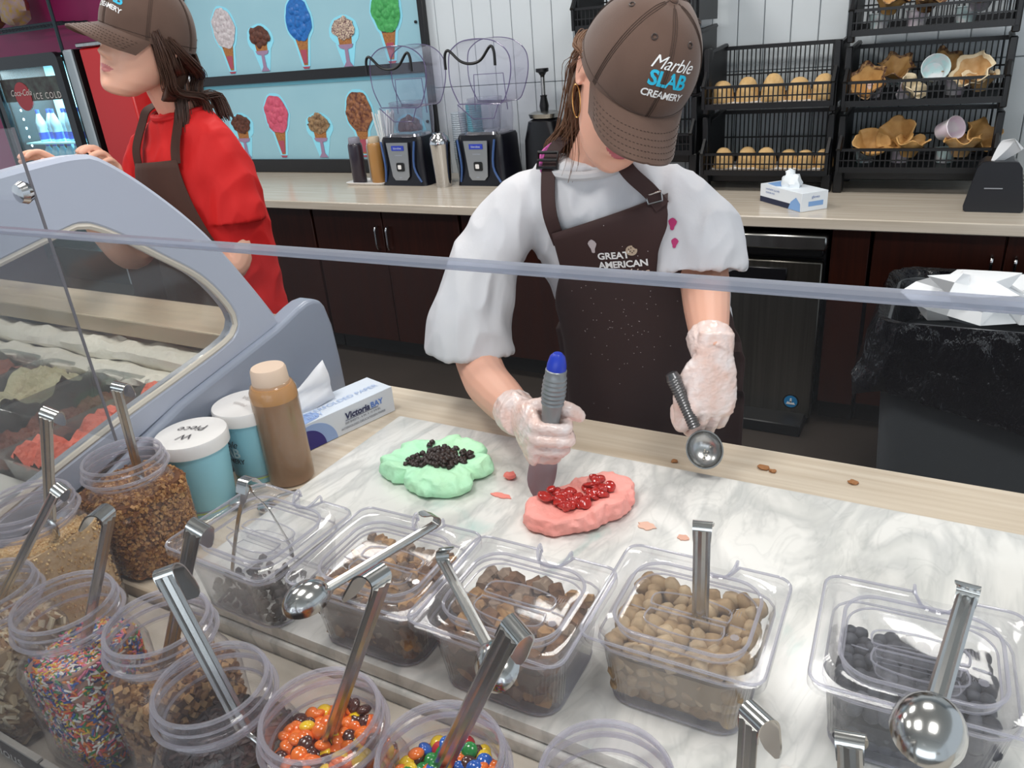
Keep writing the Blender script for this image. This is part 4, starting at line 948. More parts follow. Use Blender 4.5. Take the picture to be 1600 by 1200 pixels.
# ================================================================ JARS
JAR = clear('jar_clear_plastic', (.985, .983, .988), (.74, .71, .78), .008, .40, power=4.0)
JARE = clear('jar_edge', (.88, .87, .92), (.90, .89, .95), .24, .45)
JARN = clear('jar_neck', (.98, .975, .985), (.86, .84, .90), .07, .5, power=2.2)
def make_jar(x, y, z0, zr, half, R, label, rz=0):
    t = thing('topping_jar', (x, y, z0), label, 'jar', 'open clear plastic topping jars', rot=(0, 0, rz))
    h = zr - z0; m = MB(); n = 10
    def sq(hw, rad, z): return [(a, b, z) for a, b in resample(rrect(2 * hw, 2 * hw, rad, 8), 64)]
    def cc(r, z):
        P = sq(half, half * .45, z); return [(p[0] / math.hypot(p[0], p[1]) * r, p[1] / math.hypot(p[0], p[1]) * r, z) for p in P]
    def mix(A, B, k): return [tuple(a[i] * (1 - k) + b[i] * k for i in range(3)) for a, b in zip(A, B)]
    sh = h - .046
    R_ = [sq(half * .75, half * .4, .0), sq(half * .93, half * .5, .002), sq(half, half * .5, .010), sq(half * .985, half * .5, sh * .45), sq(half, half * .5, sh - .022),
          mix(sq(half * .97, half * .6, sh - .008), cc(half * .97, sh - .008), .35), mix(sq(half * .9, half * .7, sh + .002), cc(half * .92, sh + .002), .75), cc(R * .93, sh + .008), cc(R * .90, sh + .014), cc(R * .90, h - .022)]
    R_ += [cc(R * 1.0, h - .021), cc(R * 1.03, h - .019), cc(R * 1.0, h - .017), cc(R * .93, h - .016), cc(R * .93, h - .010), cc(R * .99, h - .008), cc(R * .93, h - .006), cc(R * .94, h), cc(R * .90, h), cc(R * .87, h - .004), cc(R * .87, sh + .014)]
    m.rings(R_, True, False); m.build('jar_body', JAR, t)
    e = MB()
    for rr, zz, th in ((R * .925, h, .0021), (R * 1.02, h - .019, .0024), (R * .98, h - .008, .0013), (R * .90, h - .029, .0015)):
        e.tube([(rr * math.cos(a), rr * math.sin(a), zz) for a in [2 * PI * i / 48 for i in range(48)]], th, 6, closed=True)
    e.build('neck_ring', JARE, t)
    MB().lathe([(R * .905, h - .034), (R * .955, h - .020), (R * .935, h - .010), (R * .93, h - .001)], 48, False, False).build('neck', JARN, t)
    return t
jars = {}
for k, a in dict(toffee=(-.955, .535, .9005, 1.065, .060, .055, 'clear jar of toffee bits beside the lidded paper cup'),
                 graham=(-.957, .400, .8855, 1.072, .062, .056, 'clear jar of fine golden crumbs left of the toffee bits'),
                 almond=(-.848, .288, .8855, 1.06, .051, .050, 'clear jar of sliced nuts cut by the picture edge'),
                 sprinkle=(-.725, .302, .8855, 1.07, .053, .0505, 'clear jar of rainbow sprinkles'),
                 nut=(-.608, .322, .8855, 1.07, .053, .0505, 'clear jar of chopped brown nuts behind the dark crumb jar'),
                 choc=(-.496, .289, .8855, 1.07, .053, .0505, 'clear jar of chocolate sprinkles with a long steel spoon leaning in'),
                 orange=(-.386, .304, .8855, 1.07, .053, .0505, 'clear jar of orange, yellow and brown candies'),
                 rainbow=(-.277, .314, .8855, 1.07, .053, .0505, 'clear jar of multicoloured round candies'),
                 empty=(-.158, .348, .8855, 1.07, .053, .0505, 'nearly empty clear jar in front of the cookie dough pan')).items():
    jars[k] = make_jar(*a[:6], a[6])
def fill(jar, half, level, mats, piece, n_side, n_top, core_m, seed, top_r=None, slope=0.0, name='topping_filling', topcore=True):
    q = random.Random(seed); m = MB(); per = resample(rrect(2 * half, 2 * half, half * .5, 6), 200)
    for k in range(n_side):
        p = per[q.randrange(200)]; z = q.uniform(.005, level + slope * p[0]); m.m = q.randrange(len(mats)); piece(m, q, (p[0], p[1], z), Vector((p[0], p[1], 0)).normalized())
    for k in range(n_top):
        a = q.uniform(0, 6.283); r = half * math.sqrt(q.random()); x, y = r * math.cos(a), r * math.sin(a)
        m.m = q.randrange(len(mats)); piece(m, q, (x, y, level + slope * x + .008 * noise.noise(Vector((x * 40, y * 40, seed)))), Vector((0, 0, 1)))
    o = m.build(name, mats, jar, fixn=False); o['kind'] = 'stuff'
    c_ = MB(); hh = half - .0015
    R = [[(p[0] * hh / half, p[1] * hh / half, z) for p in per[::4]] for z in (.004, level * .5)]
    R.append([(p[0] * hh / half, p[1] * hh / half, level + slope * p[0]) for p in per[::4]])
    for kk in (.75, .5, .25): R.append([(p[0] * kk, p[1] * kk, level + slope * p[0] * kk + .006 * noise.noise(Vector((p[0] * kk * 40, p[1] * kk * 40, seed)))) for p in per[::4]])
    c_.rings(R); c_.build('packed_filling', core_m, jar)['kind'] = 'stuff'
def rod(L_, r):
    def f(m, q, p, n):
        t = n.orthogonal().normalized(); t = Matrix.Rotation(q.uniform(0, 6.28), 3, n) @ t; p = Vector(p) + n * q.uniform(-.0006, .0006)
        m.tube([p - t * L_ / 2, p - t * L_ * .35, p + t * L_ * .35, p + t * L_ / 2], [r * .5, r, r, r * .5], 5, True)
    return f
def bit(r, flat=.7):
    def f(m, q, p, n):
        s = r * q.uniform(.6, 1.25); M = Matrix.Translation(p) @ Matrix.Rotation(q.uniform(0, 6), 4, 'X') @ Matrix.Rotation(q.uniform(0, 6), 4, 'Z')
        v = [(s * x * q.uniform(.7, 1.2), s * y * q.uniform(.7, 1.2), s * z * flat) for x in (-1, 1) for y in (-1, 1) for z in (-1, 1)]
        m.add(v, [[0, 1, 3, 2], [4, 6, 7, 5], [0, 4, 5, 1], [2, 3, 7, 6], [0, 2, 6, 4], [1, 5, 7, 3]], M)
    return f
SP = [mat('spr_' + c_, c_, .45) for c_ in ('f3efe6', 'f3efe6', 'e64a3c', 'f08a2c', 'f2cf3c', '2f8f4a', '2f5fb4', 'f07fa0', '1d2f6a')]
fill(jars['sprinkle'], .0455, .124, SP, rod(.008, .0012), 2700, 1000, mat('spr_core', 'b98f7e', .8), 1, slope=.18)
TF = [mat('tof_' + c_, c_, .6) for c_ in ('a9763f', '7b4a25', 'c4965c', '8f5c30', 'b98a58')]
fill(jars['toffee'], .0565, .118, TF, bit(.0022), 4400, 1200, mat('tof_core', '6d4324', .8), 2)
GC = [mat('gra_' + c_, c_, .85) for c_ in ('dcb882', 'e4c795', 'cda56c')]
fill(jars['graham'], .0585, .128, GC, bit(.0013), 1300, 2400, mat('gra_core', 'dcc09a', .9, var=(200, 'c8a577', .2), bump=(300, .5, .002)), 3, slope=.25)
NU = [mat('nut_' + c_, c_, .7) for c_ in ('a87c4e', '8a5f38', 'c39b6a', '5f3d22')]
fill(jars['nut'], .0455, .118, NU, bit(.0034), 1100, 520, mat('nut_core', '6a4930', .8), 4, slope=.15)
AL = [mat('alm_' + c_, c_, .6) for c_ in ('e3d3b4', 'cdb48c', 'a07850')]
fill(jars['almond'], .0440, .118, AL, bit(.0055, .25), 420, 200, mat('alm_core', 'b89c76', .8), 5)
CH = [mat('chs_' + c_, c_, .5) for c_ in ('2a1a18', '3b2522', '1c1213')]
fill(jars['choc'], .0455, .120, CH, rod(.012, .0022), 800, 360, mat('chs_core', '1a1010', .8), 6, slope=.10)
# empty jar: a thin layer of dark specks
m = MB(); q = random.Random(9)
for k in range(60): m.ball((q.uniform(-.04, .04), q.uniform(-.04, .04), .005), (.0014,) * 3, 5, 4)
m.build('leftover_specks', OR, jars['empty'])['kind'] = 'stuff'
# candies: the ones on top are things, the rest packed below
cm = bpy.data.meshes
def candy_mesh(c_):
    m = MB(); m.ball((0, 0, 0), (.0068, .0068, .0040), 14, 9); me = m.mesh('candy', mat('candy_' + c_, c_, .18, coat=.6)); me.polygons.foreach_set('use_smooth', [True] * len(me.polygons)); return me
def candy_jar(jar, cols, words, grp, where, seed, level, half=.0465):
    q = random.Random(seed); ME = [candy_mesh(c_) for c_ in cols]; P = wm(jar)
    m = MB(); per = resample(rrect(2 * half - .008, 2 * half - .008, half * .5, 6), 200); mats = [me.materials[0] for me in ME]
    m.m = 0
    for k in range(420):
        p = per[q.randrange(200)]; z = q.uniform(.006, min(level, .134)); m.m = q.randrange(len(mats)); n = Vector((p[0], p[1], 0)).normalized()
        M = Matrix.Translation((p[0], p[1], z)) @ n.to_track_quat('Z', 'Y').to_matrix().to_4x4() @ Matrix.Rotation(q.uniform(-.8, .8), 4, 'X'); m.ball((0, 0, 0), (.0066, .0066, .004), 10, 6, M)
    m.build('packed_candies', mats, jar, fixn=False)['kind'] = 'stuff'
    c_ = MB(); c_.rings([[(p[0] * .93, p[1] * .93, z) for p in per[::4]] for z in (.004, level - .006)]); c_.build('packed_core', mats[0], jar)['kind'] = 'stuff'
    pts = []
    while len(pts) < 92:
        for _ in range(400):
            a = q.uniform(0, 6.283); r = (half - .007) * math.sqrt(q.random()); x, y = r * math.cos(a), r * math.sin(a)
            if all((x - u[0]) ** 2 + (y - u[1]) ** 2 > (.0086) ** 2 for u in pts[-70:]): pts.append((x, y)); break
        else: pts.append((x, y))
    for i, (x, y) in enumerate(pts):
        k = q.randrange(len(ME)); o = bpy.data.objects.new('candy', ME[k]); C.objects.link(o)
        o.location = P @ Vector((x, y, level + .004 * noise.noise(Vector((x * 60, y * 60, seed))) + (.004 if i >= 70 else 0))); o.rotation_euler = (q.uniform(-.7, .7), q.uniform(-.7, .7), q.uniform(0, 6))
        tag(o, words[k] + ' candy in the ' + where, 'candy', words[k] + ' ' + grp)
candy_jar(jars['orange'], ['f0741a', 'ee6c1c', 'f6cc18', 'f0741a', '4a2015'], ['orange', 'orange', 'yellow', 'orange', 'brown'], 'candies in the orange jar', 'jar of orange, yellow and brown candies', 21, .150)
candy_jar(jars['rainbow'], ['c02028', '1f8a3c', '1f5fbe', 'f0741e', 'f0c818', '4a2218'], ['red', 'green', 'blue', 'bright orange', 'bright yellow', 'dark brown'], 'candies in the multicoloured jar', 'jar of multicoloured candies', 22, .150)

# ================================================================ CUPS, SQUEEZE BOTTLE, PAPER BOX
TEAL = mat('cup_teal', '98d6e8', .5)
def icecup(x, y, z, rz, label, lines):
    t = thing('ice_cream_cup', (x, y, z), label, 'cup', rot=(0, 0, rz))
    MB().lathe([(.001, .003), (.038, .003), (.040, .0), (.0415, .004), (.050, .118), (.001, .119)], 40).build('cup_body', TEAL, t)
    MB().lathe([(.0505, .112), (.0545, .113), (.0550, .130), (.0535, .134), (.001, .1345)], 40).build('lid', WHITEP, t)
    m = MB(); m.lathe([(.0425, .010), (.0427, .013)], 40, False, False); m.m = 1; m.lathe([(.0428, .014), (.0430, .016)], 40, False, False); m.build('stripe', [mat('stripe_lime', 'b9cf7a', .5), mat('stripe_grey', '9aa6b8', .5)], t)
    m = MB()
    for s_, sz, yy, sh in lines: text_on(m, s_, sz, (0, yy, .1352), (-1, 0, 0), (0, -1, 0), shear=sh)
    m.build('handwriting', mat('pen_grey', '4a474c', .6) if lines[0][1] > .014 else mat('pen_faint', 'b9b2b0', .6), t, smooth=False)
    def wrap(s_, sz, zz, a0, sh, bold, mt, nm):
        m = MB(); vs, fs = text2d(s_, sz, sh, bold); r0 = .0425 + .0085 * zz / .118 + .0012
        m.add([(r0 * math.cos(a0 + x_ / r0), r0 * math.sin(a0 + x_ / r0), zz + y_) for x_, y_ in vs], fs); m.build(nm, mt, t, smooth=False)
    a0 = (-1.80 if rz < 0 else 1.5) - rz
    wrap('Marble', .018, .080, a0, .4, .0, mat('logo_navy', '20252e', .6), 'logo_script'); wrap('SLAB', .024, .063, a0, 0, .02, mat('logo_white', 'cfe6ea', .6), 'logo_name'); wrap('CREAMERY', .012, .047, a0, 0, .02, mat('logo_navy'), 'logo_line')
    return t
icecup(-.975, .660, .9005, .5, 'lidded teal paper cup with handwriting on its lid, behind the toffee jar', [('Piece', .022, .012, .3), ('W', .022, -.015, .3)])
icecup(-.975, .772, .9005, -.1, 'lidded teal paper cup with faint writing, beside the caramel squeeze bottle', [('EXTRA', .013, .012, 0), ('Heath', .013, -.010, 0)])
t = thing('squeeze_bottle', (-.912, .780, .9005), 'tall caramel-filled squeeze bottle with a pale ribbed cap on the wood counter', 'bottle')
MB().lathe([(.001, 0), (.034, 0), (.037, .004), (.0372, .150), (.001, .1505)], 36).build('caramel', mat('caramel_dark', '9c7c66', .35, coat=.4), t)
MB().lathe([(.0378, .004), (.038, .14), (.0375, .165), (.033, .176), (.028, .180)], 36, False, False).build('bottle_wall', clear('bottle_amber', (.95, .89, .82), (.72, .58, .42), .18, .45), t)
MB().lathe([(.0371, .150), (.0365, .163), (.032, .174), (.001, .175)], 36).build('amber_shoulder', mat('amber', 'cfa067', .4), t)
m = MB(); pr = [(.029, .176)]
m.lathe([(.029, .174), (.0295, .176), (.0280, .200), (.026, .204), (.001, .2045)], 36); m.build('cap', mat('cap_peach', 'e2c8b2', .45), t)

bx_ = thing('paper_box', (-.95, .95, .90), 'blue and white carton of deli paper with a sheet pulled up, beside the marble', 'box')
P0 = Vector((-.955, .835, .9005)); P1 = Vector((-.897, 1.052, .9005)); u = (P1 - P0).normalized(); v = Vector((-u.y, u.x, 0)); L_ = .30; P0 = P1 - u * L_; Wd = .080; Hh = .052
Mb = Matrix(((u.x, v.x, 0, P0.x), (u.y, v.y, 0, P0.y), (0, 0, 1, P0.z), (0, 0, 0, 1)))
KRAFT = mat('box_brown_edge', '6b4c38', .8); BXW = mat('box_white', 'd9e2ee', .55)
m = MB(); m.box((L_ / 2, Wd / 2, Hh / 2), (L_, Wd, Hh), .0008, M=Mb); m.build('carton', BXW, bx_, world=True)
m = MB(); m.box((L_ + .0008, Wd / 2, Hh / 2), (.001, Wd * .9, Hh * .9), M=Mb); m.build('end_flap', KRAFT, bx_, world=True, smooth=False)
F = Matrix(((u.x, 0, -v.x, P0.x), (u.y, 0, -v.y, P0.y), (0, 1, 0, P0.z), (0, 0, 0, 1)))     # front face coords (along, up, out)
def ell(cx, cy_, rx, ry, a0, a1, n=20): return [(cx + rx * math.cos(a0 + (a1 - a0) * i / n), cy_ + ry * math.sin(a0 + (a1 - a0) * i / n)) for i in range(n + 1)]
m = MB(); m.prism([(.04, .001)] + ell(.115, .001, .05, .046, 0, PI * .75) + [(.04, .045)], .0003, .0008, F); m.build('pale_blue_print', mat('box_skyblue', '93aede', .55), bx_, world=True, smooth=False)
m = MB(); m.prism([(.04, .001)] + ell(.100, .001, .040, .038, 0, PI * .8) + [(.04, .030)], .0009, .0013, F); m.build('indigo_print', mat('box_indigo', '241a78', .5), bx_, world=True, smooth=False)
T = Matrix(((u.x, v.x, 0, P0.x), (u.y, v.y, 0, P0.y), (0, 0, 1, P0.z + Hh), (0, 0, 0, 1)))
m = MB(); m.prism([(.03, .0), (.105, .0)] + ell(.115, .02, .03, .02, -PI * .6, PI * .5, 10)[3:] + [(.085, .045), (.03, .06)], .0004, .0009, T); m.build('top_print', mat('box_skyblue'), bx_, world=True, smooth=False)
m = MB(); text_on(m, 'INTERFOLDED PAPER', .018, T @ Vector((.20, .030, .0012)), u, v); text_on(m, 'BAY', .018, T @ Vector((.135, .012, .0014)), u, v); m.build('top_lettering', mat('box_faintblue', 'a9c0e6', .55), bx_, world=True, smooth=False)
m = MB(); text_on(m, 'Victoria', .0175, F @ Vector((.214, .0335, .0012)), u, (0, 0, 1), shear=.15, bold=.035); m.prism([(.186, .0255), (.262, .0255), (.262, .0263), (.186, .0263)], .001, .0014, F)
m.build('name_print', mat('box_navytext', '1c2456', .5), bx_, world=True, smooth=False)
m = MB(); text_on(m, 'BAY', .0155, F @ Vector((.259, .0335, .0012)), u, (0, 0, 1), bold=.03); m.build('name_print', mat('box_bluetext', '5b86d6', .5), bx_, world=True, smooth=False)
m = MB(); text_on(m, '500 SHEETS - 6 IN. X 10 3/4 IN.', .0062, F @ Vector((.225, .0205, .0012)), u, (0, 0, 1), bold=.01); text_on(m, 'INTERFOLDED DELICATESSEN PAPER', .0062, F @ Vector((.225, .0115, .0012)), u, (0, 0, 1), bold=.01)
m.build('small_print', mat('box_greytext', '6a7488', .5), bx_, world=True, smooth=False)
m = MB(); R = []
for i in range(10):
    k = i / 9; a = .03 + .17 * k
    R.append([T @ Vector((a + .014 * math.sin(j * 1.0) * 0, .045 + .03 * (j / 6) * (1 - .5 * k) + .004 * math.sin(j * 1.3 + i * .7), .002 + (.012 + .060 * k ** 1.5) * (j / 6) ** .8 + .003 * math.sin(i * .9 + j))) for j in range(7)])
m.rings(R, False, False, closed=False); o = m.build('pulled_sheet', mat('sheet_white', 'e6e8ee', .6), bx_, world=True)
sd = o.modifiers.new('s', 'SOLIDIFY'); sd.thickness = .0006

# ================================================================ SPOONS, LADLES, TONGS
HK = {'R': .55, 'L': -.6, 'B': .05}      # how far a hooked handle end turns sideways
def steel_spoon(A, B, hook, label, bowl=None, name='topping_spoon', width=.013, hooklen=.05, hw=1.0, up=None, thick=.0024):
    """A: top of the handle, B: lower end; hook: direction in which the hooked end comes off"""
    A = Vector(A); B = Vector(B)
    if isinstance(hook, str):
        aw = (A - Vector((0, 0, 1.55))).normalized(); rt = aw.cross(Vector((0, 0, 1))).normalized(); hook = aw * .85 + rt * HK[hook] + Vector((0, 0, .1))
    hook = Vector(hook).normalized(); ax = (B - A).normalized(); U = (hook - ax * hook.dot(ax)).normalized()
    t = thing(name, tuple(B), label, 'spoon'); sec = []
    w = width / 2; top = [(-w, 0), (-w * .72, .0022), (-w * .45, .0006), (0, .0020), (w * .45, .0006), (w * .72, .0022), (w, 0)]
    sec = [(a, -b - thick * .2) for a, b in top] + [(a, b + thick * .2) for a, b in top[::-1]]
    m = MB(); m.sweep([A + ax * .004, A + (B - A) * .5, B], [(a, b) for a, b in sec], up=U); m.build('handle', mat('spoon_handle_steel', 'c4c4c2', .27, 1.0), t, world=True)
    # hooked end
    hp = cr([A + ax * .016, A + ax * .006, A + U * .002, A + U * .009 - ax * .001, A + U * .016 + ax * .006, A + U * .019 + ax * (hooklen * .5), A + U * .022 + ax * hooklen], 4)
    n = len(hp); sc = [(1.0 + .15 * hw * math.sin(min(1, i / n) * PI), 1) for i in range(n)]
    side = ax.cross(U); R = []
    for i, p in enumerate(hp):
        tt = (hp[min(i + 1, n - 1)] - hp[max(i - 1, 0)]).normalized(); nn = side.cross(tt).normalized(); ww = w * (1.05 + .25 * hw * (i / n)); 
        if i > n - 4: ww *= (.95, .8, .45)[i - n + 3]
        R.append([p - side * ww - nn * .0007, p + side * ww - nn * .0007, p + side * ww + nn * .0007, p - side * ww + nn * .0007])
    m = MB(); m.rings(R); m.build('hook', SPOON, t, world=True)
    if bowl:
        r, bn, depth = bowl; bn = Vector(bn).normalized(); bn = (bn - ax * bn.dot(ax)).normalized(); sd_ = ax.cross(bn)
        M = Matrix(((sd_.x, ax.x, bn.x, B.x), (sd_.y, ax.y, bn.y, B.y), (sd_.z, ax.z, bn.z, B.z), (0, 0, 0, 1)))
        m = MB(); R = []; R2 = []
        for i in range(10):
            a = i / 9 * PI / 2; rr = math.cos(a) if i < 9 else .02
            R.append([(r * .92 * rr * math.cos(b), r * .92 + r * 1.14 * rr * math.sin(b), depth * math.sin(a)) for b in [2 * PI * j / 28 for j in range(28)]])
            R2.append([(p[0] * .95, r * .92 + (p[1] - r * .92) * .95, p[2] - .0012) for p in R[-1]])
        m.rings(R, False, True, M=M); m.rings(R2, False, True, M=M); m.rings([R[0], R2[0]], False, False, M=M); m.build('bowl', SPOON, t, world=True)
    return t
steel_spoon((-.812, .390, 1.222), (-.905, .398, 1.06), 'R', 'upright steel spoon standing in the golden crumb jar', (.018, (0, -1, 0), .006), width=.0145, hooklen=.035)
steel_spoon((-.716, .328, 1.186), (-.872, .292, 1.01), 'R', 'thin steel spoon slanting out of the sliced nut jar', (.016, (0, -1, 0), .006), width=.010, hooklen=.035)
steel_spoon((-.888, .518, 1.186), (-.945, .545, 1.03), 'R', 'steel spoon leaning in the toffee bits jar', (.018, (0, -1, 0), .006), width=.015, hooklen=.035)
steel_spoon((-.617, .318, 1.190), (-.725, .306, 1.01), 'L', 'steel spoon standing in the rainbow sprinkle jar', (.018, (0, -1, 0), .006), width=.015, hooklen=.035)
steel_spoon((-.528, .335, 1.188), (-.622, .322, 1.00), 'R', 'steel spoon leaning out of the chopped nut jar', (.018, (0, -1, 0), .006), width=.015, hooklen=.040)
steel_spoon((-.534, .300, 1.166), (-.478, .296, 1.01), 'R', 'long steel spoon crossing the jar of chocolate sprinkles', (.018, (0, -1, 0), .006), width=.017, hooklen=.038)
steel_spoon((-.303, .315, 1.220), (-.398, .305, 1.012), 'L', 'dark-reflecting steel spoon in the orange candy jar', (.020, (.3, -.8, .4), .007), width=.0165, hooklen=.042)
steel_spoon((-.214, .330, 1.196), (-.298, .322, 1.012), 'R', 'bright steel spoon in the multicoloured candy jar', (.020, (0, -1, 0), .007), width=.0165, hooklen=.046)
steel_spoon((-.166, .612, 1.107), (-.162, .600, .962), 'B', 'steel spoon handle standing through the notch of the dough pan lid', (.016, (0, -1, 0), .005), width=.0165, hooklen=.012)
steel_spoon((-.068, .375, 1.140), (-.068, .375, .905), 'R', 'steel spoon handle rising beside the nearly empty jar', (.018, (0, -1, 0), .006), width=.0165, hooklen=.046)
steel_spoon((-.462, .583, 1.052), (-.516, .450, 1.040), (0, .1, 1), 'steel ladle lying bowl-down across the candy chunk pan', (.023, (-.15, -.75, .7), .020), name='serving_ladle', width=.0125, hooklen=.018)
steel_spoon((-.418, .527, 1.054), (-.307, .437, 1.050), (0, .3, 1), 'steel ladle resting across the brown cake chunk pan', (.023, (.1, -.7, .7), .020), name='serving_ladle', width=.0125, hooklen=.014)
steel_spoon((.062, .665, 1.060), (.043, .525, 1.052), (0, .3, 1), 'large steel ladle lying on the frozen berry pan lid', (.029, (0, -.65, .75), .025), name='serving_ladle', width=.0165, hooklen=.018)
steel_spoon((-.010, .415, 1.105), (.02, .375, .915), 'B', 'steel spoon end poking up at the bottom picture edge', (.018, (0, -1, 0), .006), width=.0165, hooklen=.02)
for (x, y), lb in (((-.930, .715), 'small steel measuring spoon at the foot of the caramel bottle'), ((-.868, .722), 'second small steel spoon on the wood behind the crumb pan')):
    m = MB(); m.ball((0, 0, .012), (.019, .014, .008), 16, 8); m.tube([(-.015, .0, .012), (.0, .03, .016), (.01, .055, .012)], [.003, .003, .003], 6); o = m.build('measuring_spoon', SPOON); o.location = (x, y - .02, .9035); tag(o, lb, 'spoon')
tg = thing('tongs', (-.69, .52, .94), 'small steel tongs standing in the dark crumb pan', 'tongs')
apex = Vector((-.672, .508, 1.100))
for tip in ((-.702, .478, .985), (-.680, .552, .985)):
    tip = Vector(tip); mid = apex.lerp(tip, .5) + Vector((0, 0, .01)); pth = cr([apex + (tip - apex) * .02, apex.lerp(tip, .12) + (tip - apex).cross(Vector((1, 0, 0))).normalized() * .002, mid, tip, tip + Vector((0, 0, -.022))], 5)
    n = len(pth); R = []
    for i, p in enumerate(pth):
        w_ = .0075 if i < n * .3 else .004 if i < n * .75 else .0055
        d_ = Vector((1, -.35, 0)).normalized(); e_ = Vector((.35, 1, 0)).normalized()
        R.append([p - d_ * w_ - e_ * .0006, p + d_ * w_ - e_ * .0006, p + d_ * w_ + e_ * .0006, p - d_ * w_ + e_ * .0006])
    m = MB(); m.rings(R); m.build('tong_arm', SPOON, tg, world=True)
m = MB(); m.sweep(cr([apex + Vector((0, -.012, -.006)), apex + Vector((0, -.006, .006)), apex + Vector((0, .006, .006)), apex + Vector((0, .014, -.006))], 4), [(-.0078, -.0006), (.0078, -.0006), (.0078, .0006), (-.0078, .0006)]); m.build('tong_bend', SPOON, tg, world=True)

# ================================================================ ICE CREAM MOUNDS
def mound(name, lobes, base, m_, label, seed, h0, sub=1, nx=64, ny=52, bb=None, dish=0, rough=.0042):
    """height field made of soft lobes, trimmed where the mound ends"""
    x0, x1, y0, y1 = bb; V = []; F = []; idx = {}
    def field(x, y):
        f = 0
        for cx, cy_, rx, ry, a in lobes:
            dx, dy = x - cx, y - cy_; c_, s_ = math.cos(a), math.sin(a); u_ = (dx * c_ + dy * s_) / rx; v_ = (-dx * s_ + dy * c_) / ry; f = max(f, 1 - (u_ * u_ + v_ * v_)) if f <= 0 else max(f, 1 - (u_ * u_ + v_ * v_)) 
        return f
    m = MB(); N_ = 150; cx0 = (x0 + x1) / 2; cy0 = (y0 + y1) / 2; rings_ = []
    radii = []
    for j in range(N_):
        a = 2 * PI * j / N_; r = .0
        while field(cx0 + r * math.cos(a), cy0 + r * math.sin(a)) > 0.02 or r < .01: r += .001
        radii.append(r * (1 + .035 * noise.noise(Vector((math.cos(a) * 4, math.sin(a) * 4, seed)))))
    prof = [(1.0, .0), (1.03, .12), (1.04, .26), (1.045, .42), (1.03, .56), (1.01, .70), (.975, .84), (.94, .94), (.88, .985), (.76, 1.0), (.62, .93), (.48, .87), (.34, .85), (.2, .86), (.08, .86)]
    for (k, hh) in prof:
        ring = []
        for j in range(N_):
            a = 2 * PI * j / N_; r = radii[j] * k; x = cx0 + r * math.cos(a); y = cy0 + r * math.sin(a)
            nz = noise.noise(Vector((x * 45, y * 45, seed + hh))) * rough + noise.noise(Vector((x * 130, y * 130, seed + hh * 3))) * rough * .5
            hv = h0 * hh * (1 + .30 * noise.noise(Vector((x * 18, y * 18, seed)))) + nz * (1 if hh > 0 else 0) + (.0011 * math.sin(math.hypot(x - cx0 + .02, y - cy0 - .01) * 420 + 2 * noise.noise(Vector((x * 30, y * 30, 1)))) if k < .95 else 0)
            if k > .9:
                jg = nz * 2.2 + .0030 * noise.noise(Vector((x * 90, y * 90, seed + hh * 7))); x += jg * math.cos(a); y += jg * math.sin(a)
            ring.append((x, y, base + max(0, hv)))
        rings_.append(ring)
    m.rings(rings_, True, True); o = m.build(name, m_, sub=sub); tag(o, label, 'ice cream'); return o, rings_
MINT = mat('mint_ice', 'c6f8cc', .5, var=(22, 'b2f2cc', .3), bump=(140, .5, .003)); 
green, _ = mound('mint_ice_cream', [(-.712, .855, .046, .054, .2), (-.660, .898, .052, .046, .3), (-.642, .826, .056, .040, .1), (-.606, .876, .028, .022, .5), (-.675, .858, .05, .05, 0)], .9208, MINT, 'mint green ice cream mound topped with dark chips on the marble', 3, .026, bb=(-.765, -.580, .775, .945))
CORAL = mat('coral_ice', 'f07f74', .42, var=(26, 'e4695f', .3), bump=(160, .25, .002), sss=.15)
pink, _ = mound('strawberry_ice_cream', [(-.425, .806, .048, .036, .35), (-.390, .860, .046, .058, -.5), (-.408, .832, .046, .056, -.5), (-.380, .884, .038, .040, 0)], .9208, mat('coral_mound', 'fdb0a6', .5, var=(22, 'f79a90', .3), bump=(140, .5, .003)), 'coral pink ice cream mound topped with red strawberries', 8, .026, bb=(-.465, -.350, .765, .93))
# chips on the mint mound
CHIP = mat('chip_dark', '2a1a16', .4); m = MB(); m.lathe([(.001, 0), (.0050, .0003), (.0052, .0019), (.0036, .0040), (.0014, .0058), (.0005, .0066)], 9); chip_me = m.mesh('chip', CHIP); chip_me.polygons.foreach_set('use_smooth', [True] * len(chip_me.polygons))
dg = bpy.context.evaluated_depsgraph_get()
bg_ = BVHTree.FromObject(green, dg); bpk = BVHTree.FromObject(pink, dg)
def hit(b, ob, x, y):
    h = b.ray_cast(Vector((x, y, 2)) - ob.location, Vector((0, 0, -1))); return (h[0].z + ob.location.z) if h[0] is not None else .9215
q = random.Random(31); n = 0
while n < 190:
    u_, v_ = q.gauss(0, .5), q.gauss(0, .5)
    if abs(u_) > 1 or abs(v_) > 1: continue
    x = -.658 + u_ * .050 + v_ * .006; y = .866 + v_ * .040 + u_ * .004 - .004
    o = bpy.data.objects.new('chocolate_chip', chip_me); C.objects.link(o); o.location = (x, y, hit(bg_, green, x, y) + q.uniform(-.0003, .006 if abs(u_) < .5 and abs(v_) < .5 else .0015)); o.rotation_euler = (q.uniform(-.7, .7), q.uniform(-.7, .7), 0)
    tag(o, 'tiny dark chocolate chip on the mint green ice cream', 'chocolate chip', 'chocolate chips on the mint ice cream'); n += 1
BERRY = mat('strawberry_syrup', '9c1512', .12, var=(60, 'c8281c', .2), coat=.8, bump=(120, .3, .002), sss=.1)
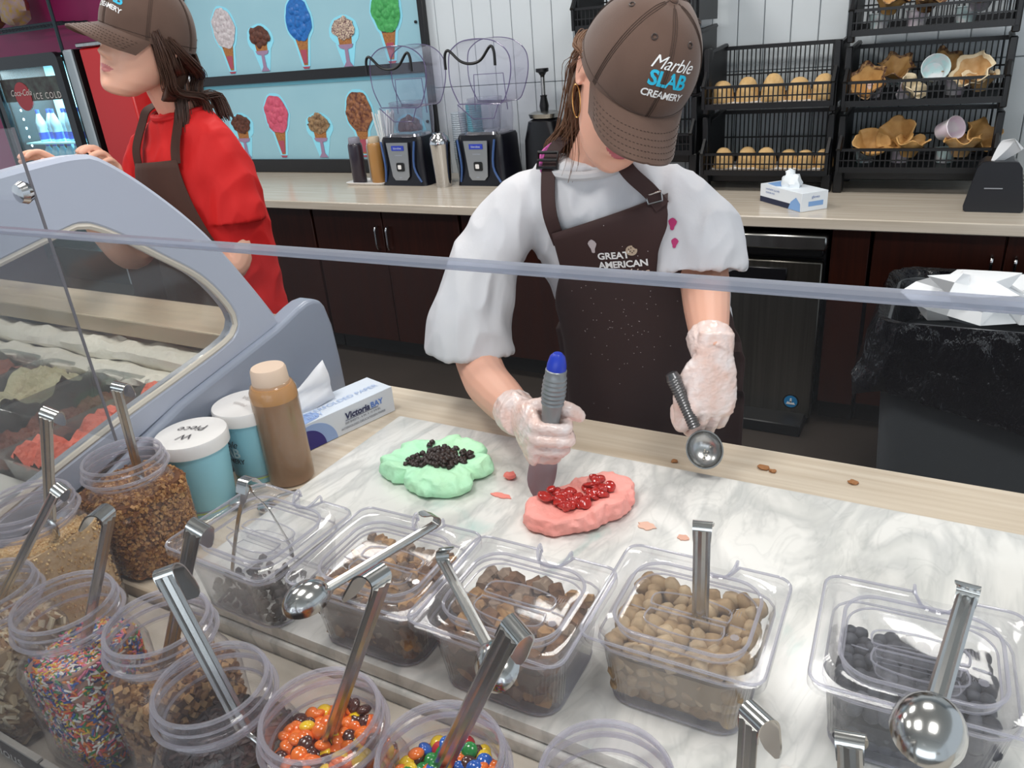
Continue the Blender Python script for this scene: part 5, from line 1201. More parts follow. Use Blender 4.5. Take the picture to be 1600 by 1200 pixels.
for k in range(46):
    a = q.random(); b_ = q.uniform(-.022, .022); x = -.434 + .058 * a + .8 * b_ + q.uniform(-.005, .005); y = .810 + .070 * a - .6 * b_ + q.uniform(-.006, .006)
    m = MB(); m.ball((0, 0, .002), (q.uniform(.008, .0135), q.uniform(.007, .011), q.uniform(.003, .006)), 9, 6, jit=.0012)
    o = m.build('strawberry_piece', BERRY, sub=1); o.location = (x, y, hit(bpk, pink, x, y) + q.uniform(0, .004)); o.rotation_euler = (q.uniform(-.5, .5), q.uniform(-.5, .5), q.uniform(0, 6))
    tag(o, 'glossy red strawberry piece on the coral ice cream', 'strawberry', 'strawberry pieces on the coral ice cream')
# ================================================================ PEOPLE
def fem(loc, rows):        # rotation rows helper
    return Matrix(((rows[0][0], rows[0][1], rows[0][2], loc[0]), (rows[1][0], rows[1][1], rows[1][2], loc[1]), (rows[2][0], rows[2][1], rows[2][2], loc[2]), (0, 0, 0, 1)))
def G(x, s): return math.exp(-(x / s) ** 2)
def head_mb(mb, M, nr=88, nz=74):
    Zs = [(-.120, .018, .070, .030, 2), (-.114, .034, .083, .012, 2), (-.100, .047, .088, -.004, 2.1), (-.080, .0575, .0885, -.035, 2.2), (-.055, .064, .088, -.066, 2.3), (-.025, .069, .087, -.086, 2.3), (.005, .0725, .086, -.096, 2.3), (.035, .0745, .090, -.100, 2.2), (.065, .073, .086, -.098, 2.1), (.090, .064, .070, -.085, 2), (.108, .048, .048, -.064, 2), (.120, .024, .018, -.036, 2), (.123, .004, -.004, -.014, 2)]
    R = []
    for i in range(nz):
        t = i / (nz - 1); t = .5 - .5 * math.cos(PI * (t * .94 + .03)); z = -.120 + .243 * t
        for k in range(len(Zs) - 1):
            if Zs[k][0] <= z <= Zs[k + 1][0] + 1e-9: break
        a, b = Zs[k], Zs[k + 1]; f = (z - a[0]) / (b[0] - a[0]); w_, fr, bk, ex = [a[j] + (b[j] - a[j]) * f for j in range(1, 5)]
        cy_ = (fr + bk) / 2; ry = (fr - bk) / 2; ring = []
        for j in range(nr):
            th = 2 * PI * j / nr; c_, s_ = math.cos(th), math.sin(th)
            x = w_ * math.copysign(abs(c_) ** (2 / ex), c_); y = cy_ + ry * math.copysign(abs(s_) ** (2 / ex), s_)
            if s_ > -.1:
                d = 0; ax = abs(x)
                N_ = .0035 * G(z - .012, .012) + .010 * G(z + .012, .014) + .0205 * G(z + .031, .0105)
                d += N_ * G(x, .0075 + .006 * G(z + .034, .012)); d += .0065 * G(ax - .0125, .006) * G(z + .038, .007)
                d -= .004 * G(x, .02) * G(z + .050, .004)
                d += .0055 * G(x, .018) * G(z + .0600, .0042) + .0062 * G(x, .016) * G(z + .0705, .0048) - .0045 * G(x, .020) * G(z + .0652, .0018) - .0035 * G(x, .016) * G(z + .083, .006)
                d += .006 * G(x, .016) * G(z + .104, .011) - .0085 * G(ax - .031, .015) * G(z - .001, .011) + .003 * G(ax - .030, .02) * G(z - .022, .008) + .0035 * G(ax - .042, .018) * G(z + .030, .018)
                y += d * max(0, min(1, (s_ + .1) * 1.6))
            ring.append((x, y, z))
        R.append(ring)
    mb.rings(R, True, True, M=M)
    for sx in (-1, 1):       # ears
        for (dy, dz, ry, rz, rx) in ((0, 0, .0155, .0285, .006),):
            mb.ball((sx * .0735, -.012, -.006), (.007, ry * .72, rz * .8), 12, 8, M)
        pts = cr([(sx * .0745, .003, -.006), (sx * .079, .001, .010), (sx * .082, -.010, .021), (sx * .0835, -.022, .014), (sx * .0825, -.024, -.004), (sx * .080, -.016, -.020), (sx * .0775, -.006, -.029), (sx * .075, .0, -.024)], 5)
        mb.tube(pts, .0036, 8, M=M)
        mb.tube(cr([(sx * .0775, -.012, .010), (sx * .0785, -.018, 0), (sx * .0775, -.012, -.012)], 4), .0030, 7, M=M)
def baked(mb, name, mats, parent, voxel=None, smooth=0, post=None, facemat=None):
    """weld overlapping solids into one continuous surface"""
    me = mb.mesh('tmp', mats if isinstance(mats, list) else [mats]); bm = bmesh.new(); bm.from_mesh(me); bmesh.ops.recalc_face_normals(bm, faces=bm.faces); bm.to_mesh(me); bm.free()
    o = bpy.data.objects.new('tmp', me); C.objects.link(o)
    if voxel: r = o.modifiers.new('r', 'REMESH'); r.mode = 'VOXEL'; r.voxel_size = voxel; r.use_smooth_shade = True
    if smooth: s_ = o.modifiers.new('s', 'SMOOTH'); s_.factor = .5; s_.iterations = smooth
    dg = bpy.context.evaluated_depsgraph_get(); dg.update(); m2 = bpy.data.meshes.new_from_object(o.evaluated_get(dg)); bpy.data.objects.remove(o); bpy.data.meshes.remove(me)
    n = len(m2.vertices); co = np.empty(n * 3, 'f'); m2.vertices.foreach_get('co', co); co = co.reshape(-1, 3)
    if post:
        no = np.empty(n * 3, 'f'); m2.vertices.foreach_get('normal', no); no = no.reshape(-1, 3); co = post(co, no)
    I = np.array(wm(parent).inverted()) if parent else np.eye(4)
    co2 = co @ I[:3, :3].T + I[:3, 3]; m2.vertices.foreach_set('co', co2.astype('f').ravel())
    m2.materials.clear(); 
    for m_ in (mats if isinstance(mats, list) else [mats]): m2.materials.append(m_)
    if facemat:
        fc_ = np.empty(len(m2.polygons) * 3, 'f'); m2.polygons.foreach_get('center', fc_)
        A = np.array(wm(parent)) if parent else np.eye(4); W = fc_.reshape(-1, 3) @ A[:3, :3].T + A[:3, 3]; m2.polygons.foreach_set('material_index', facemat(W).astype('i'))
    m2.polygons.foreach_set('use_smooth', [True] * len(m2.polygons)); m2.update()
    o = bpy.data.objects.new(name, m2); C.objects.link(o); o.parent = parent
    return o
def folds(amp, sx, seed, extra=None):
    def f(co, no):
        out = co.copy()
        for i in range(len(co)):
            x, y, z = co[i]; v = noise.noise(Vector((x * sx[0] + seed, y * sx[1], z * sx[2]))); v2 = noise.noise(Vector((x * sx[0] * 2.3, y * sx[1] * 2.3 + seed, z * sx[2] * 2.1)))
            v3 = 1 - abs(noise.noise(Vector((x * sx[0] * 2.6 + y * 9, z * sx[2] * 3.2 - x * 12, y * 11 + seed)))) * 2.6
            d = amp * ((1 - abs(v) * 2.2) * .6 + v2 * .5 + .55 * v3)
            if extra: d += extra(x, y, z)
            out[i] = co[i] + no[i] * d
        return out
    return f
def torso_mb(mb, rings_, ang, n=40):
    R = []; ca, sa = math.cos(ang), math.sin(ang)
    K = cr([(q[0][0], q[0][1], q[0][2]) for q in rings_], 5); W = cr([(q[1], q[2], 0) for q in rings_], 5)
    for c_, w_ in zip(K, W):
        ring = []
        for j in range(n):
            a = 2 * PI * j / n; x = w_[0] * math.copysign(abs(math.cos(a)) ** .88, math.cos(a)); y = w_[1] * math.copysign(abs(math.sin(a)) ** .88, math.sin(a)); ring.append((c_[0] + x * ca - y * sa, c_[1] + x * sa + y * ca, c_[2]))
        R.append(ring)
    mb.rings(R); return mb
def limb(mb, pts, radii, n=16, k=6, flat=1.0, up=None):
    P = cr(pts, k); Rr = [v[0] for v in cr([(r, 0, 0) for r in radii], k)]
    mb.tube(P, Rr, n, flat=flat, up=up); return P
def sleeve(mb, pts, radii, flat=1.0, n=32, wall=.90):
    t = MB(); P = cr(pts, 5); Rr = [v[0] for v in cr([(r, 0, 0) for r in radii], 5)]; t.tube(P, Rr, n, caps=False, flat=flat)
    R = [t.v[i:i + n] for i in range(0, len(t.v), n)]
    for k, src in ((wall, -1), (wall * .98, -3), (wall * .96, -6)):
        c_ = P[src]; R.append([c_ + (v - c_) * k for v in R[src if src == -1 else len(P) + src]])
    mb.rings(R)
def hand_mb(mb, M, curls, spread=.004, thumb=((.55, .75, -.35), (.25, .85, -.45), (.0, .8, -.6)), sc=.93, tl=(.036, .030, .026)):
    """M maps hand space (x thumb side, y towards the fingertips, z back of the hand) to the world"""
    M = M @ Matrix.Scale(sc, 4)
    R = []
    for y, w_, t_, zc in ((-.035, .028, .022, 0), (0, .030, .022, 0), (.02, .037, .024, -.001), (.045, .041, .025, -.002), (.070, .042, .022, -.001), (.086, .039, .017, 0), (.092, .030, .010, 0)):
        R.append([(w_ * math.copysign(abs(math.cos(a)) ** .8, math.cos(a)), y, zc + t_ * .62 * math.sin(a)) for a in [2 * PI * j / 20 for j in range(20)]])
    mb.rings(R, M=M)
    mb.ball((.020, .030, -.010), (.018, .030, .014), 12, 8, M)
    for f_, (x, y0, L_) in enumerate(((.0290, .084, (.042, .026, .021)), (.0100, .088, (.046, .030, .022)), (-.0095, .085, (.042, .028, .021)), (-.0275, .078, (.034, .021, .019)))):
        c = curls[f_]; p = Vector((x, y0 - .012, 0)); P = [p.copy(), Vector((x, y0, .001))]; a = 0; q = Vector((x, y0, .001))
        for s_, L in enumerate(L_):
            a += c[s_]; q = q + Vector((spread * (1.5 - f_) * (L / .04) * math.cos(a), math.cos(a) * L, -math.sin(a) * L)); P.append(q.copy())
        PP = cr(P, 4); n = len(PP); r0 = (.0092, .0095, .0090, .0080)[f_]
        mb.tube(PP, [r0 * (1.06 - .22 * i / n) * (.62 if i == n - 1 else .9 if i == n - 2 else 1) for i in range(n)], 10, M=M)
    P = [Vector((.018, .008, -.006)), Vector((.032, .028, -.010))]
    for d, L in zip(thumb, tl): P.append(P[-1] + Vector(d).normalized() * L)
    PP = cr(P, 4); n = len(PP); mb.tube(PP, [.0125 * (1.1 - .28 * i / n) * (.6 if i == n - 1 else .88 if i == n - 2 else 1) for i in range(n)], 12, M=M)
def fr(o, x, y, z=None, mirror=False):
    x = Vector(x).normalized(); y = Vector(y); y = (y - x * y.dot(x)).normalized(); z = x.cross(y)
    if mirror: z = -z
    return Matrix(((x.x, y.x, z.x, o[0]), (x.y, y.y, z.y, o[1]), (x.z, y.z, z.z, o[2]), (0, 0, 0, 1)))
SKIN = mat('skin_light', 'e8b69e', .48, var=(9, 'dca28c', .45), bump=(260, .06, .001), sss=.12)
SKIN2 = mat('skin_pale', 'efc0a6', .48, var=(9, 'e3a48c', .45), bump=(260, .06, .001), sss=.12)
LIPS = mat('lips_rose', 'b8626a', .4, sss=.1); LIPS2 = mat('lips_pink', 'cf7f7c', .4, sss=.1)
GLOVE = mat('glove_film', 'e6c0b2', .28, var=(38, 'f0e4e2', .22), bump=(60, .55, .004, (1, 1, 2.2)), coat=.35)
HAIR = mat('hair_brown', '4a3122', .45, var=(60, '7a573d', .3, (14, 14, .6)))
HAIR2 = mat('hair_dark', '33211b', .45, var=(60, '573a2c', .3, (14, 14, .6)))
CAPM = mat('cap_brown', '5e463a', .8, var=(24, '523b30', .4), bump=(700, .25, .0006), sheen=.2)
APRON = mat('apron_brown', '2e1817', .75, var=(5, '351c1a', .4), bump=(600, .2, .0005))
APRON2 = mat('apron_brown2', '45291f', .8, var=(5, '3c231b', .4), bump=(600, .2, .0005))
TEE = mat('tee_grey', 'cdccce', .85, var=(7, 'bfc2ca', .4), bump=(24, .22, .006, (1.6, 1.6, .7)))
TEER = mat('tee_red', 'd4100f', .75, var=(7, 'c00c0d', .4), bump=(24, .22, .006, (1.6, 1.6, .7)))
CYAN = mat('logo_cyan', '21b3d6', .5); WTXT = mat('logo_thread_white', 'e6e6e6', .6); STITCH = mat('cap_stitch', '3f2e26', .8); METAL = mat('eyelet_dark', '3b2e29', .5)
DENIM = mat('trousers_black', '17161a', .8); SHOE = mat('shoe_black', '101012', .4)

def cap(root, M, logo=True):
    ax, ay, az = .0865, .110, .112; c0 = Vector((0, -.010, .026))
    def P(ph, th, k=1.0):           # ph around (0 = front), th up from the band
        seam = 1 - .012 * (abs(math.sin(3 * ph)) < .06) * math.cos(th); pw = .86
        ct = math.cos(th) ** pw; bulge = 1 + .05 * math.sin(2 * th) * (math.cos(ph) > 0) * math.cos(ph)
        return Vector((-ax * math.sin(ph) * ct * k * seam * bulge, ay * math.cos(ph) * ct * k * seam * bulge, az * math.sin(th) * k)) + c0 + Vector((0, 0, -.010 * math.cos(ph + .0) * 0 - .012 * (1 - math.cos(ph)) * .5 * math.cos(th)))
    m = MB(); R = []
    for i in range(26):
        th = -.10 + (PI / 2 + .08) * i / 25; R.append([P(2 * PI * j / 120, th) for j in range(120)])
    R0 = [[P(2 * PI * j / 120, -.10, .965) for j in range(120)], [P(2 * PI * j / 120, .3, .965) for j in range(120)]][::-1]
    m.rings(R0 + R, False, True, M=M)
    crown = m.build('cap_crown', CAPM, root, world=True, ang=80)
    t = MB()
    for k in range(6):
        ph = PI / 6 + k * PI / 3 if False else k * PI / 3
        for off in (-.030, .030): t.tube([P(ph + off / max(.25, math.cos(th)), th, 1.003) for th in [-.05 + 1.5 * i / 18 for i in range(19)]], .0005, 4, M=M)
        t.tube([P(ph, th, 1.002) for th in [-.05 + 1.55 * i / 18 for i in range(19)]], .0009, 4, M=M)
    t.tube([P(a, .02, 1.004) for a in [2 * PI * i / 80 for i in range(80)]], .0006, 4, M=M, closed=True)
    t.build('stitching', STITCH, crown, world=True)
    b = MB(); b.ball(tuple(P(0, PI / 2) + Vector((0, 0, .001))), (.008, .008, .004), 14, 8, M); b.build('button', CAPM, root, world=True)
    e = MB()
    for k in range(6):
        ph = PI / 6 + k * PI / 3; p = P(ph, .98, 1.0); n = (p - c0).normalized(); q1 = n.orthogonal().normalized(); q2 = n.cross(q1)
        e.tube([p + n * .0008 + q1 * .0038 * math.cos(a) + q2 * .0038 * math.sin(a) for a in [2 * PI * i / 14 for i in range(14)]], .0011, 5, M=M, closed=True)
    e.build('eyelet', METAL, root, world=True)
    # brim
    BR_ = MB(); nu, nv = 33, 14; top = []; 
    def B(u, v):
        ph = u * 1.12; p = P(ph, -.03, 1.0); ln = .074 * (1 - abs(u) ** 5 * .62); wd = 1 - .09 * v
        x = p.x * wd; y = p.y + ln * v; z = p.z - .016 * v - .024 * (p.x / .08) ** 2 * (.35 + .65 * v) + .004
        return Vector((x, y, z))
    for j in range(nv): top.append([B(-1 + 2 * i / (nu - 1), j / (nv - 1)) for i in range(nu)])
    bot = [[p - Vector((0, 0, .0034)) for p in r] for r in top]
    vs = [p for r in top for p in r] + [p for r in bot for p in r]; fs = []; o_ = nu * nv
    for j in range(nv - 1):
        for i in range(nu - 1):
            a = j * nu + i; fs += [[a, a + 1, a + nu + 1, a + nu], [o_ + a, o_ + a + nu, o_ + a + nu + 1, o_ + a + 1]]
    edge = [i for i in range(nu)] + [j * nu + nu - 1 for j in range(1, nv)] + [(nv - 1) * nu + i for i in range(nu - 2, -1, -1)] + [j * nu for j in range(nv - 2, 0, -1)]
    for a, b_ in zip(edge, edge[1:] + edge[:1]): fs.append([a, b_, o_ + b_, o_ + a])
    BR_.add(vs, fs, M); brim = BR_.build('cap_brim', CAPM, root, world=True, ang=60)
    s_ = MB()
    for v in (.34, .50, .64, .77, .90):
        pts = [B(-.93 + 1.86 * i / 60, v) + Vector((0, 0, .0005)) for i in range(61)]
        for i in range(0, 60, 2): s_.tube([pts[i], pts[i + 1]], .00055, 4, M=M)
    s_.build('brim_stitching', STITCH, brim, world=True)
    dg = bpy.context.evaluated_depsgraph_get(); bv = BVHTree.FromObject(crown, dg); W = wm(crown)
    Mi = W.inverted(); nrm = Vector((0, .86, .50)); R3 = M.to_3x3(); d = -(R3 @ nrm).normalized(); dl = (Mi.to_3x3() @ d).normalized()
    def fn(p):
        q = Mi @ (p - d * .2); h = bv.ray_cast(q, dl); return (W @ h[0]) - d * .0009 if h[0] is not None else p
    o = M @ Vector((-.006, .12, .100)); xd = -(R3 @ Vector((1, 0, 0))); yd = (R3 @ Vector((0, -.50, .86)))
    for txt, sz, off, sh, bo, mm_, nm in (('Marble', .0245, .0235, .45, .0, WTXT, 'logo_script'), ('SLAB', .0280, .002, 0, .03, CYAN, 'logo_name'), ('CREAMERY', .0138, -.0185, 0, .025, WTXT, 'logo_line')):
        m = MB(); text_on(m, txt, sz, o + yd.normalized() * off, xd, yd, shear=sh, bold=bo, fn=fn, space=.95); m.build(nm, mm_, crown, world=True, smooth=False)
    return crown, P

# ---------------------------------------------------------------- worker 1, grey shirt
p1 = thing('person', (-.50, 1.42, 0), 'person in brown cap, light grey tee and dark apron bending over the marble', 'person')
H1 = fem((-.4531, 1.1984, 1.4735), ((-.7158, .3608, .5978), (-.6408, -.6795, -.3573), (.2773, -.6388, .7176)))
m = MB(); head_mb(m, H1)
limb(m, [(-.565, 1.315, 1.27), (-.560, 1.300, 1.33), (-.525, 1.270, 1.375), (-.488, 1.236, 1.43)], [.058, .052, .052, .055])
torso_mb(m, [((-.505, 1.44, .72), .14, .11), ((-.51, 1.42, 1.0), .13, .10), ((-.55, 1.35, 1.2), .14, .095), ((-.565, 1.31, 1.28), .10, .06)], .15)
limb(m, [(-.64, 1.31, 1.27), (-.735, 1.22, 1.17), (-.752, 1.145, 1.045), (-.705, 1.085, .992), (-.62, 1.00, .998), (-.545, .925, 1.015), (-.523, .900, 1.02)], [.028, .030, .041, .042, .038, .029, .027], flat=1)
limb(m, [(-.45, 1.33, 1.27), (-.385, 1.325, 1.20), (-.360, 1.295, 1.135), (-.325, 1.19, 1.118), (-.291, 1.085, 1.106), (-.283, 1.062, 1.095)], [.040, .044, .043, .037, .028, .026])
HI1 = H1.inverted()
def lipmat(HI):
    A = np.array(HI)
    def f(W):
        L_ = W @ A[:3, :3].T + A[:3, 3]; x, y, z = L_[:, 0], L_[:, 1], L_[:, 2]
        lip = (y > .080) & (np.abs(x) < .024) & (z > -.0745 + .00022 * (x / .01) ** 2 * 10) & (z < -.0568 - .0012 * (np.abs(x) / .008))
        return np.where(lip, 1, 0)
    return f
skin1 = baked(m, 'skin', [SKIN, LIPS], p1, voxel=.0026, smooth=2, facemat=lipmat(HI1))
skin1.name = 'body'
# shirt
TR1 = [((-.50, 1.44, .76), .172, .140), ((-.505, 1.435, .88), .170, .138), ((-.515, 1.415, 1.03), .168, .134), ((-.535, 1.380, 1.15), .176, .134), ((-.556, 1.335, 1.245), .180, .118), ((-.560, 1.310, 1.305), .140, .084), ((-.562, 1.292, 1.342), .084, .064)]
m = MB(); torso_mb(m, TR1, .15)
sleeve(m, [(-.62, 1.305, 1.292), (-.695, 1.268, 1.258), (-.748, 1.215, 1.175), (-.765, 1.170, 1.085), (-.768, 1.150, 1.045), (-.768, 1.143, 1.012)], [.046, .066, .078, .091, .098, .102], flat=.84)
sleeve(m, [(-.48, 1.325, 1.290), (-.425, 1.325, 1.268), (-.385, 1.318, 1.225), (-.366, 1.300, 1.178), (-.361, 1.291, 1.150)], [.046, .060, .070, .077, .080], flat=.9)
def ex1(x, y, z):
    d = 0
    d += -.010 * G((x + .685), .03) * G(z - 1.10, .10) * (y < 1.32)          # armpit crease
    d += .004 * math.sin((z * 60 + x * 30)) * G(x + .62, .07) * G(z - 1.12, .10)
    return d
shirt1 = baked(m, 'shirt', TEE, p1, voxel=.0042, smooth=3, post=folds(.0075, (9, 9, 4), 2.0, ex1))
m = MB(); m.tube(cr([(-.562 + .080 * math.cos(a), 1.288 + .062 * math.sin(a) - .010 * (math.sin(a) < -.3), 1.345 + .020 * math.sin(a)) for a in [2 * PI * i / 20 for i in range(20)]], 3, True), .0085, 8, closed=True); m.build('collar', mat('tee_collar', 'b9b9bc', .85), p1, world=True)
# apron: thrown onto the shirt
dg = bpy.context.evaluated_depsgraph_get(); dg.update(); bs = BVHTree.FromObject(shirt1, dg); WS = wm(shirt1); WSi = WS.inverted()
def on_shirt(x, z, y0=.9, off=.006, dflt=None):
    h = bs.ray_cast(WSi @ Vector((x, y0, z)), Vector((0, 1, 0))); return (WS @ h[0]).y - off if h[0] is not None else dflt
def on_torso(bv, x, z, y0=.9, off=.017):
    h = bv.ray_cast(Vector((x, y0, z)), Vector((0, 1, 0))); return h[0].y - off if h[0] is not None else None
def torso_bvh(rings_, ang):
    t = MB(); torso_mb(t, rings_, ang); return BVHTree.FromPolygons([tuple(v) for v in t.v], t.f)
def apron(root, rows, name, m_, seed, flare, bv):
    m = MB(); nu = 44; G_ = []
    for (z_l, xl, z_r, xr) in rows:
        row = []
        for i in range(nu):
            u = i / (nu - 1); x = xl + (xr - xl) * u; z = z_l + (z_r - z_l) * u; row.append([x, None, z])
        G_.append(row)
    for r in G_:
        for p in r: p[1] = on_torso(bv, p[0], max(p[2], .84))
        ys = [p[1] for p in r if p[1] is not None]
        last = None
        for p in r:
            if p[1] is None: p[1] = last
            last = p[1] if p[1] is not None else last
        for p in r[::-1]:
            if p[1] is None: p[1] = last
            last = p[1]
    A = np.array([[p[1] for p in r] for r in G_], float)
    for _ in range(5):
        B_ = A.copy(); B_[1:-1] = (A[:-2] + A[1:-1] * 2 + A[2:]) / 4; B_[:, 1:-1] = (B_[:, :-2] + B_[:, 1:-1] * 2 + B_[:, 2:]) / 4; A = np.minimum(A, B_ * .5 + A * .5)
    R = []
    for k, r in enumerate(G_):
        R.append([(p[0], A[k][i] - .003 - flare(p[2], i / (nu - 1)) - .004 * noise.noise(Vector((p[0] * 12, p[2] * 5, seed))), p[2]) for i, p in enumerate(r)])
    m.rings(R, False, False, closed=False); o = m.build(name, m_, root, world=True)
    s_ = o.modifiers.new('s', 'SOLIDIFY'); s_.thickness = .0025; s_.offset = -1
    return o
rows = []
for i in range(46):
    t = i / 45
    zl = 1.228 - .65 * t; zr = 1.292 - .71 * t
    xl = -.606 if zl > 1.15 else -.606 - .085 * min(1, (1.15 - zl) / .16) ** .9
    xr = -.411 + .050 * min(1, (1.292 - zr) / .13) if zr > 1.162 else -.361 + .062 * min(1, (1.162 - zr) / .2)
    rows.append((zl, xl, zr, xr))
ap1 = apron(p1, rows, 'apron', APRON, 4, lambda z, u: (.03 * max(0, .95 - z) * (1 + math.sin(u * 19)) + .05 * max(0, .98 - z)), torso_bvh(TR1, .15))
m = MB(); sec = [(-.013, -.0012), (.013, -.0012), (.013, .0012), (-.013, .0012)]
def strap(pts, sec=sec, up=(0, -1, .5)):
    m = MB(); m.sweep(cr(pts, 6), sec, up=up); return m
strap([(-.598, on_shirt(-.598, 1.20) - .009, 1.205), (-.604, on_shirt(-.604, 1.255) - .009, 1.26), (-.612, on_shirt(-.612, 1.30) - .008, 1.305), (-.618, 1.236, 1.352), (-.610, 1.275, 1.378), (-.595, 1.32, 1.375)]).build('neck_strap', APRON, p1, world=True)
strap([(-.418, on_shirt(-.418, 1.27) - .009, 1.272), (-.440, on_shirt(-.440, 1.295) - .012, 1.298), (-.470, 1.228, 1.330), (-.500, 1.25, 1.358), (-.52, 1.29, 1.37)]).build('neck_strap', APRON, p1, world=True)
m = MB(); M = fr((-.618, 1.226, 1.350), (1, 0, 0), (0, .35, 1)); m.tube([tuple(M @ Vector(p)) for p in [(-.019, -.013, .002), (.019, -.013, .002), (.019, .013, .002), (-.019, .013, .002)]], .0035, 6, closed=True); m.tube([tuple(M @ Vector(p)) for p in [(-.019, 0, .003), (.019, 0, .003)]], .0028, 6)
m.build('strap_buckle', BLACKM, p1, world=True)
m = MB(); M = fr((-.430, on_shirt(-.430, 1.285) - .016, 1.287), (1, 0, .3), (0, .3, 1)); m.tube([tuple(M @ Vector(p)) for p in [(-.013, -.008, .002), (.013, -.008, .002), (.013, .008, .002), (-.013, .008, .002)]], .0022, 6, closed=True); m.build('strap_buckle', CHROME, p1, world=True)
m = MB(); m.tube(cr([(-.632, 1.275, 1.368), (-.640, 1.255, 1.358), (-.638, 1.238, 1.342), (-.626, 1.226, 1.328)], 5), .006, 7); m.build('lanyard', mat('lanyard_purple', '6b1f5c', .6, var=(160, 'c0489a', .1)), p1, world=True)
dg.update(); ba = BVHTree.FromObject(ap1, dg); WA = wm(ap1); WAi = WA.inverted()
def on_apron(p):
    h = ba.ray_cast(WAi @ Vector((p.x, .9, p.z)), Vector((0, 1, 0))); return (WA @ h[0]) - Vector((0, .0012, 0)) if h[0] is not None else p
oc = Vector((-.487, 1.2, 1.184)); xd = Vector((.985, 0, .06)); yd = Vector((-.02, 0, 1))
m = MB(); text_on(m, 'GREAT', .0175, oc + yd * .006 - xd * .012, xd, yd, bold=.03, fn=on_apron); text_on(m, 'AMERICAN', .0175, oc - yd * .0115 + xd * .002, xd, yd, bold=.03, fn=on_apron, space=.95)
m.build('print_name', WTXT, ap1, world=True, smooth=False)
m = MB(); text_on(m, 'cookies', .022, oc - yd * .029 + xd * .008, xd, yd, shear=.4, bold=.002, fn=on_apron); m.build('print_script', mat('print_cream', 'cbb5a6', .6), ap1, world=True, smooth=False)
cc_ = oc + xd * .020 + yd * .014
m = MB(); m.add([on_apron(cc_ + xd * .0095 * math.cos(a) * (1 if not .3 < a < 1.2 else .72) + yd * .0095 * math.sin(a) * (1 if not .3 < a < 1.2 else .72)) for a in [2 * PI * i / 28 for i in range(28)]], [list(range(28))]); m.m = 1
for dx, dy in ((-.004, .003), (.001, -.004), (-.002, -.001), (.004, -.001), (.0, .005)): m.add([on_apron(cc_ + xd * (dx + .0012 * math.cos(a)) + yd * (dy + .0012 * math.sin(a))) - Vector((0, .0004, 0)) for a in [2 * PI * i / 8 for i in range(8)]], [list(range(8))])
m.build('print_cookie', [mat('print_biscuit', 'b7a48f', .6), mat('print_chip', '3a2219', .6)], ap1, world=True, smooth=False)
m = MB(); q = random.Random(8)
for k in range(70):
    x, z = -.50 + q.gauss(0, .05), 1.03 + q.gauss(0, .07); p = on_apron(Vector((x, 0, z))); 
    if p.y < .5: continue
    m.add([p + Vector((.0009 * math.cos(a), -.0003, .0009 * math.sin(a))) for a in [0, 1.5, 3.1, 4.6]], [[0, 1, 2, 3]])
m.build('flour_specks', mat('speck_white', 'b9aeb0', .8), ap1, world=True, smooth=False)['kind'] = 'stuff'
m = MB(); m.add([on_apron(Vector((-.532 + .006 * math.cos(a) * (1 + .4 * math.sin(3 * a)), 0, 1.208 + .013 * math.sin(a)))) for a in [2 * PI * i / 16 for i in range(16)]], [list(range(16))]); m.build('cream_smudge', mat('speck_white'), ap1, world=True, smooth=False)
m = MB()
def fs_(p): return Vector((p.x, on_shirt(p.x, p.z, off=.0015, dflt=1.25), p.z))
for cx_, cz_, r_ in ((-.402, 1.243, .010), (-.394, 1.214, .008)): m.add([fs_(Vector((cx_ + r_ * .7 * math.cos(a) * (1 + .35 * math.sin(3 * a)), 1.2, cz_ + r_ * math.sin(a)))) for a in [2 * PI * i / 14 for i in range(14)]], [list(range(14))])
m.build('shirt_print', mat('print_magenta', 'b0306a', .7), shirt1, world=True, smooth=False)
crown1, _ = cap(p1, H1)
# hair
def strands(name, root, paths, n, spread, r, m_, seed, taper=.35):
    q = random.Random(seed); m = MB()
    for k in range(n):
        P = paths[k % len(paths)]; o = Vector((q.gauss(0, 1), q.gauss(0, 1), q.gauss(0, .5))) * spread; w = q.uniform(-1, 1)
        pts = cr([Vector(p) + o * (.55 + .5 * i / len(P)) + Vector((math.sin(i * 1.7 + w * 5), math.cos(i * 1.3 + w * 7), 0)) * spread * .25 for i, p in enumerate(P)], 4)
        L_ = len(pts); m.tube(pts, [r * q.uniform(.7, 1.2) * (1 - (1 - taper) * i / L_) for i in range(L_)], 5, caps=True)
    return m.build(name, m_, root, world=True, fixn=False)
def hl(M, P): return [M @ Vector(p) for p in P]
m = MB(); R = []
for i in range(16):
    z = -.085 + .13 * i / 15; k = math.sin(min(1, (z + .10) / .07) * PI / 2); ring = []
    for j in range(34):
        a = -PI * .03 - (PI * .94) * j / 33; bump = 1 + .012 * math.sin(j * 4.1 + i * .3)
        ring.append(((.0805 * math.cos(a)) * (.86 + .14 * k) * bump, (-.002 + .108 * math.sin(a) * (.72 + .28 * k)) * bump, z))
    R.append(ring)
m.rings(R, False, False, closed=False, M=H1); hs = m.build('hair', HAIR, p1, world=True); sd = hs.modifiers.new('s', 'SOLIDIFY'); sd.thickness = .008
tail = hl(H1, [(.03, -.100, .02), (.025, -.115, -.01), (.045, -.110, -.05)]) + [Vector((-.605, 1.300, 1.405)), Vector((-.640, 1.315, 1.365)), Vector((-.665, 1.345, 1.31))]
tailb = [p + Vector((.018, -.016, .006)) for p in tail]
strands('ponytail', p1, [tail, tailb], 230, .013, .0022, HAIR, 1)
side = hl(H1, [(.073, .030, .030), (.080, .004, .026), (.083, -.030, .012), (.070, -.070, -.012), (.05, -.098, -.03)])
